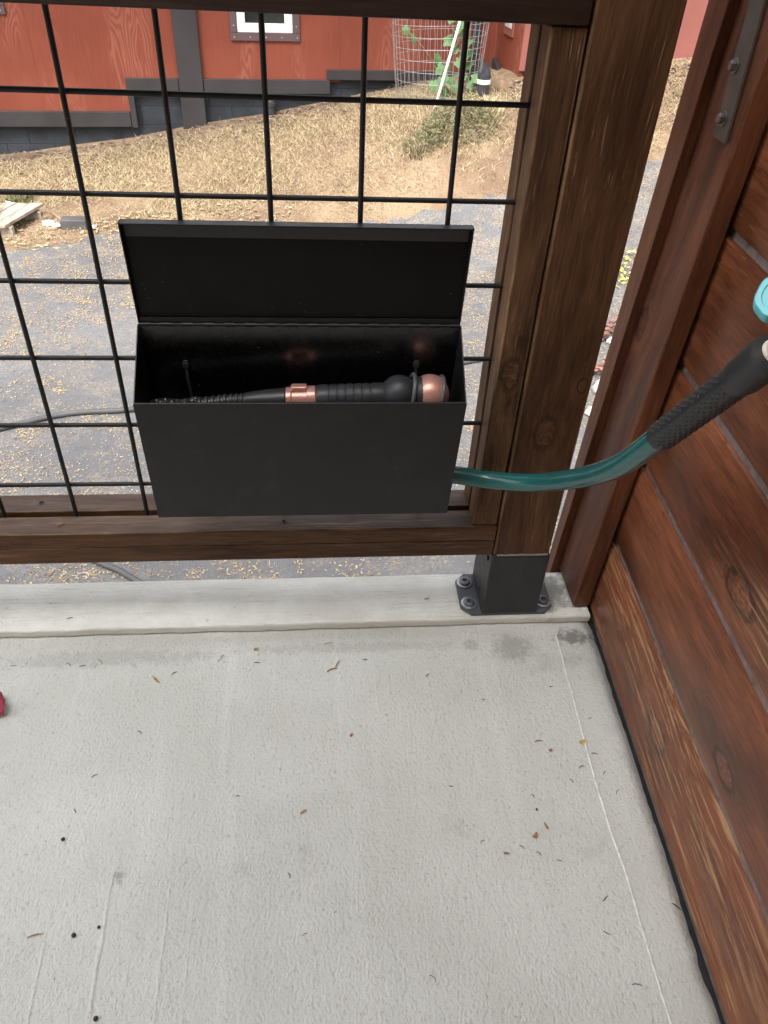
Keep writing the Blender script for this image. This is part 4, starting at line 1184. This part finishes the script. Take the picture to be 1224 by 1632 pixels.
def tuft(name, cx, cy, rad, h, n, mat, lab, cat, seed, w=.004, group=None):
    r = random.Random(seed)
    root = thing(name, lab, cat, (cx, cy, gz(cx, cy)), group=group)
    m = MB()
    for _ in range(n):
        a = r.uniform(0, 2 * math.pi); q = rad * math.sqrt(r.random()) * .8
        x, y = cx + q * math.cos(a), cy + q * math.sin(a); z = gz(x, y)
        hh = h * r.uniform(.35, 1.1) * (1 - .45 * q / rad); out = rad * r.uniform(.1, .7); b = a + r.uniform(-.8, .8)
        ww = w * r.uniform(.5, 1.5); c_ = r.uniform(0, math.pi)
        dx, dy = ww * math.cos(c_), ww * math.sin(c_)
        p1 = (x + out * .35 * math.cos(b), y + out * .35 * math.sin(b), z + hh * .65); p2 = (x + out * math.cos(b), y + out * math.sin(b), z + hh)
        m.add([(x - dx, y - dy, z - .01), (x + dx, y + dy, z - .01), (p1[0] + dx, p1[1] + dy, p1[2]), (p1[0] - dx, p1[1] - dy, p1[2]), p2], [(0, 1, 2, 3), (3, 2, 4)])
    me = bpy.data.meshes.new('foliage'); me.from_pydata(m.v, [], m.f); me.materials.append(mat)
    o = bpy.data.objects.new('foliage', me); col.objects.link(o); attach(o, root)
    return root
def bush(name, cx, cy, rx, ry, h, n, lab, cat, seed):
    r = random.Random(seed)
    root = thing(name, lab, cat, (cx, cy, gz(cx, cy)))
    tw, lf = MB(), MB()
    for _ in range(46):
        a = r.uniform(0, 6.283); q = math.sqrt(r.random())
        x, y = cx + rx * q * .5 * math.cos(a), cy + ry * q * .5 * math.sin(a); z = gz(x, y)
        ex, ey = cx + rx * q * math.cos(a + r.uniform(-.5, .5)), cy + ry * q * math.sin(a + r.uniform(-.5, .5))
        hh = h * math.sqrt(max(.08, 1 - q * q)) * r.uniform(.5, 1.05)
        mid = ((x + ex) / 2 + r.uniform(-.03, .03), (y + ey) / 2 + r.uniform(-.03, .03), z + hh * .6)
        tw.tube([(x, y, z - .01), mid, (ex, ey, z + hh)], [.0028, .002, .001], 4, False)
    for _ in range(n):
        a = r.uniform(0, 6.283); q = math.sqrt(r.random()); x, y = cx + rx * q * math.cos(a), cy + ry * q * math.sin(a)
        z = gz(x, y) + h * math.sqrt(max(.05, 1 - q * q)) * (r.random() ** .6) * r.uniform(.7, 1.15)
        l = r.uniform(.012, .040); w = r.uniform(.0022, .006)
        d = Vector((r.gauss(0, 1), r.gauss(0, 1), r.gauss(.4, .8))).normalized(); sd_ = d.cross(Vector((r.gauss(0, 1), r.gauss(0, 1), r.gauss(0, 1)))).normalized()
        p = Vector((x, y, z))
        lf.add([p - d * l, p + sd_ * w, p + d * l, p - sd_ * w], [(0, 1, 2, 3)])
    tw.build('twigs', M['stem'], root)
    me = bpy.data.meshes.new('foliage'); me.from_pydata(lf.v, [], lf.f); me.materials.append(M['green'])
    o = bpy.data.objects.new('foliage', me); col.objects.link(o); attach(o, root)
bush('shrub', 1.52, 5.66, .30, .22, .20, 1500, 'scruffy grey green shrub in dry grass below the wire cage', 'shrub', 11)
tuft('grass_tuft', 1.24, 5.60, .18, .09, 200, M['green'], 'low green weed tuft left of the scruffy shrub', 'weed', 12, .004)
tuft('grass_tuft', 1.75, 5.75, .16, .16, 260, M['grass'], 'tall straw grass tuft right of the scruffy shrub', 'grass tuft', 13, .004)
tuft('grass_tuft', -1.93, 5.50, .13, .10, 160, M['green'], 'small green weed tuft behind the weathered planks', 'weed', 14, .004)

# corrugated pipe in the cage corner, black pot with white band, boulder
px, py = 1.752, 6.60; pz = gz(px, py)
m = MB(); prof = []
for k in range(60):
    prof += [(k * .016, .046), (k * .016 + .007, .046), (k * .016 + .009, .038), (k * .016 + .015, .038)]
m.lathe((px, py, pz - .03), (0.02, 0, 1), prof, 16)
tag(m.build('corrugated_pipe', M['blackpipe'], smooth=True, angle=30), 'black corrugated drain pipe standing behind the wire cage', 'pipe')
px, py = 1.765, 6.10; pz = gz(px, py)
pot = thing('black_pot', 'small black container with a white band beside the wire cage', 'pot', (px, py, pz))
m = MB(); m.lathe((px, py, pz - .01), (0, 0, 1), [(0, .052), (.16, .055), (.162, .048), (.10, .046), (.10, .0)], 20); m.build('pot_body', M['blackpipe'], pot, smooth=True, angle=35)
m = MB(); m.lathe((px, py, pz + .085), (0, 0, 1), [(0, .0545), (.0005, .0575), (.032, .0580), (.0325, .0545)], 20); m.build('white_band', M['white'], pot, smooth=True, angle=35)
def rock(name, c, s, mat, lab, cat, seed, group=None, rough_=.28):
    bm = bmesh.new(); bmesh.ops.create_icosphere(bm, subdivisions=3, radius=1)
    r = random.Random(seed); ph = [r.uniform(0, 6) for _ in range(6)]
    for v in bm.verts:
        p = v.co.copy()
        k = 1 + rough_ * (math.sin(p.x * 2.7 + ph[0]) * math.cos(p.y * 3.1 + ph[1]) + .5 * math.sin(p.z * 5 + ph[2]) * math.cos(p.x * 6 + ph[3]) + .3 * math.sin(p.y * 9 + ph[4]) * math.sin(p.z * 8 + ph[5]))
        v.co = Vector((p.x * k * s[0], p.y * k * s[1], max(p.z, -.6) * k * s[2]))
    me = bpy.data.meshes.new(name); bm.to_mesh(me); bm.free(); me.materials.append(mat)
    for p in me.polygons: p.use_smooth = True
    o = bpy.data.objects.new(name, me); col.objects.link(o); o.location = c
    return tag(o, lab, cat, group)
rock('boulder', (1.93, 6.26, gz(1.93, 6.26) - .02), (.11, .10, .11), M['brownrock'], 'brown earthy boulder beside the black pot at the wing corner', 'boulder', 3)
rock('boulder', (1.80, 6.38, gz(1.80, 6.38) + .03), (.10, .10, .12), M['block'], 'dark grey boulder behind the black pot', 'boulder', 4)

# ------------------------------------------------------------------ driveway clutter
def gpts(l, dz): return [(x, y, gz(x, y) + dz) for x, y in l]
m = MB(); m.tube(spline(gpts([(-2.6, 1.55), (-1.8, 1.98), (-1.162, 2.308), (-0.871, 2.44), (-0.541, 2.484), (0.016, 2.654), (.6, 2.80), (1.206, 2.939), (1.414, 2.99), (2.0, 3.08), (2.8, 3.1)], .030), 10), .0135, 10)
tag(m.build('drain_hose', M['greypipe'], smooth=True), 'long dusty grey hose lying across the driveway behind the box', 'hose')
m = MB(); m.tube(spline(gpts([(-0.95, 1.72), (-0.566, 1.415), (-0.387, 1.303), (-.1, 1.05), (.2, .6)], .028), 8), .0125, 10)
tag(m.build('drain_hose', M['greypipe'], smooth=True), 'dusty grey hose on the driveway seen under the bottom rail', 'hose')
pal = thing('plank_pallet', 'weathered grey plank pallet lying at the left driveway edge', 'pallet', (-1.86, 4.98, gz(-1.86, 4.98)))
pz = gz(-1.86, 4.98)
M['plankgrey2'] = M['plankgrey']
for i in range(6):
    u = -1.745 - i * .098
    m = MB()
    sk = .145
    q = []
    for z in (pz + .075, pz + .098):
        q += [(u - .165, 4.76 + .010 * math.sin(i * 2.3), z), (u - .075, 4.76 + .012 * math.sin(i * 2.3 + 1), z), (u + .085 - .0, 5.20 + .012 * math.cos(i * 3), z + .012), (u - .005, 5.20 + .01 * math.cos(i), z + .012)]
    m.hexa([q[0], q[1], q[2], q[3], q[4], q[5], q[6], q[7]])
    m.build('plank', M['plankgrey'], pal, bevel=0.004)
for (ya, off) in ((4.80, 0.012), (5.12, .13)):
    m = MB(); m.box(-2.5 + off, -1.80 + off, ya, ya + .05, pz + .0, pz + .073); m.build('bearer', M['plankgrey'], pal, bevel=0.004)
x, y = -1.39, 4.99
m = MB(); z = gz(x, y); m.box(x - .10, x + .085, y - .05, y + .05, z - .02, z + .065)
tag(m.build('concrete_block', M['greypipe'], bevel=0.006), 'dark grey concrete block on left driveway edge near the pallet', 'block')
for i, (x, y, s, lab) in enumerate([(-1.60, 5.02, .045, 'white broken stone between the pallet and the dark block'), (-1.53, 4.98, .030, 'small white stone just left of the dark block'), (-1.64, 5.15, .05, 'brownish stone behind the right end of the pallet'),
                                    (-1.27, 4.95, .03, 'small pale stone just right of the dark block'), (-1.985, 5.42, .04, 'pale flat stone behind the weathered planks')]):
    rock('stone', (x, y, gz(x, y) + .015), (s, s * .8, s * .55), M['stone'] if i != 2 else M['brownrock'], lab, 'stone', 20 + i, 'stones at the left driveway edge')
# bits seen in the gap between post and plank wall
for i, (x, y, s, lab) in enumerate([(1.915, 2.58, .085, 'large white rock on driveway between the post and plank wall'), (2.10, 3.02, .055, 'white rock behind the largest one between post and plank wall'), (1.80, 2.33, .06, 'low white rock nearest the porch between post and plank wall')]):
    rock('white_rock', (x, y, gz(x, y) + .03), (s, s * .8, s * .6), M['stone'], lab, 'rock', 30 + i, 'white rocks beside the porch')
def leafy(name, cx, cy, rx, ry, n, mat, lab, cat, seed, s0=.014, h=.05):
    r = random.Random(seed); root = thing(name, lab, cat, (cx, cy, gz(cx, cy)))
    m = MB()
    for _ in range(n):
        a = r.uniform(0, 6.283); q = math.sqrt(r.random()); x, y = cx + rx * q * math.cos(a), cy + ry * q * math.sin(a); z = gz(x, y) + .018 + r.random() * h
        s = s0 * r.uniform(.6, 1.4); b = r.uniform(0, 6.283); t1, t2 = r.uniform(-.6, .6), r.uniform(-.6, .6)
        pts = []
        for (p, w) in ((-1, 0), (-.3, -.55), (.5, -.4), (1, 0), (.5, .4), (-.3, .55)):
            dx, dy = s * (p * math.cos(b) - w * math.sin(b)), s * (p * math.sin(b) + w * math.cos(b))
            pts.append((x + dx, y + dy, z + t1 * dx + t2 * dy))
        m.add(pts, [(0, 1, 2, 3, 4, 5)])
    me = bpy.data.meshes.new('foliage'); me.from_pydata(m.v, [], m.f); me.materials.append(mat)
    o = bpy.data.objects.new('foliage', me); col.objects.link(o); attach(o, root)
    m = MB()
    for k in range(5):
        a = k * 1.25; m.tube([(cx, cy, gz(cx, cy)), (cx + rx * .4 * math.cos(a), cy + ry * .4 * math.sin(a), gz(cx, cy) + .03), (cx + rx * .8 * math.cos(a), cy + ry * .8 * math.sin(a), gz(cx, cy) + .04)], .003, 5)
    m.build('stem', M['stem'], root)
leafy('ground_plant', 2.46, 3.86, .24, .26, 260, M['yleaf'], 'low yellow green plant seen between post and plank wall', 'plant', 41)
leafy('ground_plant', 2.16, 3.12, .20, .10, 220, M['rleaf'], 'dull red leafy plant behind the white rocks beside the porch', 'plant', 42, .016, .08)
leafy('ground_plant', 1.98, 2.74, .18, .07, 160, M['rleaf'], 'dark red leafy plant between two white rocks beside the porch', 'plant', 43, .015, .06)

# ------------------------------------------------------------------ litter on the porch floor
NG = 'needles and bits on the porch floor'
def needle(x, y, l, ang, lab, mat, r=0.0007, bend=.12, name='needle', group=NG, z=ZF):
    c_, s_ = math.cos(ang), math.sin(ang)
    m = MB()
    p = [(-l / 2, 0), (-l / 6, bend * l * .6), (l / 6, bend * l * .5), (l / 2, -bend * l * .2)]
    m.tube([(u * c_ - v * s_, u * s_ + v * c_, r + .0012 * (abs(u) / l)) for u, v in p], [r * .7, r, r, r * .5], 5)
    o = m.build(name, mat, smooth=True); o.location = (x, y, z + .0003)
    return tag(o, lab, 'needle' if name == 'needle' else name.split('_')[-1], group)
def chip(x, y, l, w, ang, lab, mat, name='leaf_scrap', cat='leaf scrap', seed=1, curl=.25, group=NG):
    r = random.Random(seed); n = 9; m = MB(); vs = [(0, 0, curl * w * .2)]
    for k in range(n):
        a = 2 * math.pi * k / n; q = r.uniform(.7, 1.15)
        u, v = l / 2 * q * math.cos(a), w / 2 * q * math.sin(a)
        vs.append((u, v, curl * l * r.uniform(0, .5) * abs(math.cos(a)) + .0004))
    vs2 = [(a, b, c + .0005) for a, b, c in vs]
    fs = [(0, 1 + k, 1 + (k + 1) % n) for k in range(n)]
    m.add(vs + vs2, fs + [tuple(i + n + 1 for i in f) for f in fs] + [(1 + k, 1 + (k + 1) % n, n + 2 + (k + 1) % n, n + 2 + k) for k in range(n)])
    o = m.build(name, mat, smooth=True); o.location = (x, y, ZF + .0004); o.rotation_euler = (0, 0, ang)
    return tag(o, lab, cat, group)
chip(0.1049, -0.1425, .021, .0042, -0.9, 'tan wood splinter on floor below left end of the box', M['chip'], 'wood_splinter', 'splinter', 1)
needle(0.372, -0.134, .018, .35, 'brown twig piece on floor below the box, larger of a pair', M['chip'], .0012, .2, 'twig')
needle(0.381, -0.122, .016, 1.1, 'thin brown twig touching a larger piece below the box', M['needle'], .0008, .1, 'twig')
needle(0.3668, -0.080, .016, .3, 'thin brown needle lying close to the kerb below the box', M['chip'], .0006)
chip(0.2517, -0.0872, .008, .006, .6, 'small rust brown scrap near the kerb below the box', M['chip'], seed=2)
chip(0.3281, -0.3664, .012, .004, .5, 'small tan scrap in the middle of the floor', M['chip'], seed=3)
chip(0.3966, -0.2523, .007, .005, 1.2, 'tiny pink scrap on the floor below the box centre', M['pinkbit'], seed=4)
chip(0.7327, -0.2798, .010, .009, 0, 'yellow petal lying on the pale floor seam', M['yel'], 'petal', 'petal', 5)
chip(0.6821, -0.2909, .007, .006, .4, 'small red brown petal left of the yellow petal', M['pinkbit'], 'petal', 'petal', 6)
needle(0.668, -0.2757, .012, .1, 'short forked brown needle left of the yellow petal', M['needle'], .0009, .2)
chip(0.6485, -0.4028, .013, .004, 1.9, 'narrow red brown scrap at right of the floor', M['chip'], seed=8)
chip(0.6311, -0.4157, .011, .007, .9, 'curled tan scrap beside a narrow red brown scrap', M['chip'], seed=9, curl=.7)
chip(0.5882, -0.4368, .010, .003, -.2, 'small flat brown scrap left of the curled tan scrap', M['chip'], seed=10)
def berry(x, y, s, lab):
    m = MB(); vs, fs = [], []
    bm = bmesh.new(); bmesh.ops.create_icosphere(bm, subdivisions=2, radius=s)
    r = random.Random(int(x * 1e4))
    for v in bm.verts: v.co *= r.uniform(.82, 1.12); v.co.z *= .7
    me = bpy.data.meshes.new('berry'); bm.to_mesh(me); bm.free(); me.materials.append(M['berry'])
    for p in me.polygons: p.use_smooth = True
    o = bpy.data.objects.new('berry', me); col.objects.link(o); o.location = (x, y, ZF + s * .55)
    tag(o, lab, 'berry', NG)
berry(0.0237, -0.3877, .0026, 'dried dark berry on the floor at left, farthest of the row')
berry(0.0629, -0.5049, .0028, 'reddish dried berry on floor at lower left')
berry(0.0898, -0.4975, .0020, 'tiny black berry right of the reddish one at lower left')
berry(0.1052, -0.5921, .0027, 'dark berry at the bottom edge of the floor, lower left')
berry(0.6412, -0.3793, .0018, 'tiny black speck berry at right of the floor')
needle(0.0194, -0.5029, .018, .2, 'brown needle left of the reddish berry', M['chip'], .0008)
# crumpled crimson leaf at the left edge
def crumple():
    r = random.Random(9); n = 7; V, F = [], []
    for j in range(n):
        for i in range(n):
            u, v = (i / (n - 1) - .5), (j / (n - 1) - .5)
            sh = 1 - .5 * abs(v) - .2 * abs(u)
            V.append((u * .030 * sh, v * .040, .004 + .010 * abs(math.sin(u * 5 + v * 3)) + .004 * r.random()))
    F = [(j * n + i, j * n + i + 1, (j + 1) * n + i + 1, (j + 1) * n + i) for j in range(n - 1) for i in range(n - 1)]
    me = bpy.data.meshes.new('red_leaf'); me.from_pydata(V, [], F); me.materials.append(M['redleaf'])
    for p in me.polygons: p.use_smooth = True
    o = bpy.data.objects.new('red_leaf', me); col.objects.link(o); o.location = (-0.1165, -0.183, ZF); o.rotation_euler = (0, 0, .4)
    s = o.modifiers.new('solid', 'SOLIDIFY'); s.thickness = .0006
    tag(o, 'crumpled crimson leaf on the floor at the left edge', 'leaf')
crumple()
SH = 'thin dark conifer needle lying on the grey porch floor'
rn = random.Random(21)
spots = [(0.0133, -.1026, .013), (-.033, -.1068, .012), (-.1153, -.1059, .012), (-.0116, -.1102, .010), (.0943, -.2339, .008), (.1962, -.1077, .010), (.4246, -.1158, .008), (.475, -.5759, .010), (.7081, -.5969, .012), (.7863, -.5147, .012),
         (.13, -.13, .009), (.045, -.30, .009), (.03, -.35, .007), (.20, -.10, .008), (.255, -.115, .010), (.31, -.45, .007), (.24, -.34, .006), (.61, -.43, .008), (.63, -.44, .008), (.655, -.45, .007), (.70, -.34, .008), (.72, -.32, .009),
         (.745, -.30, .010), (.75, -.33, .008), (.76, -.36, .009), (.70, -.50, .010), (.69, -.54, .009), (.64, -.36, .006), (.56, -.42, .007), (.45, -.22, .006), (.52, -.15, .008), (.60, -.20, .006), (.71, -.18, .006), (.33, -.52, .007), (.755, -.24, .007), (.53, -.34, .006)]
for (x, y, l) in spots:
    needle(x, y, l, rn.uniform(-1.2, 1.2), SH, M['needle_dk'] if rn.random() < .6 else M['needle'], .00055 * rn.uniform(.8, 1.3), rn.uniform(0, .35))
for (x, y, lab) in ((-.045, -.028, 'tiny dark scrap on the white kerb at left'), (.535, -.005, 'tiny dark needle on the white kerb under the box')):
    o = needle(x, y, .009, .3, lab, M['needle_dk'], .0007, .2, z=ZK)
for (x, y, l, lab) in ((-.017, -.026, .011, 'pale chip on the bottom rail at left'),):
    o = needle(x, y, l, .5, lab, M['chip'], .0012, .1, z=-.0522, name='wood_chip', group=None)
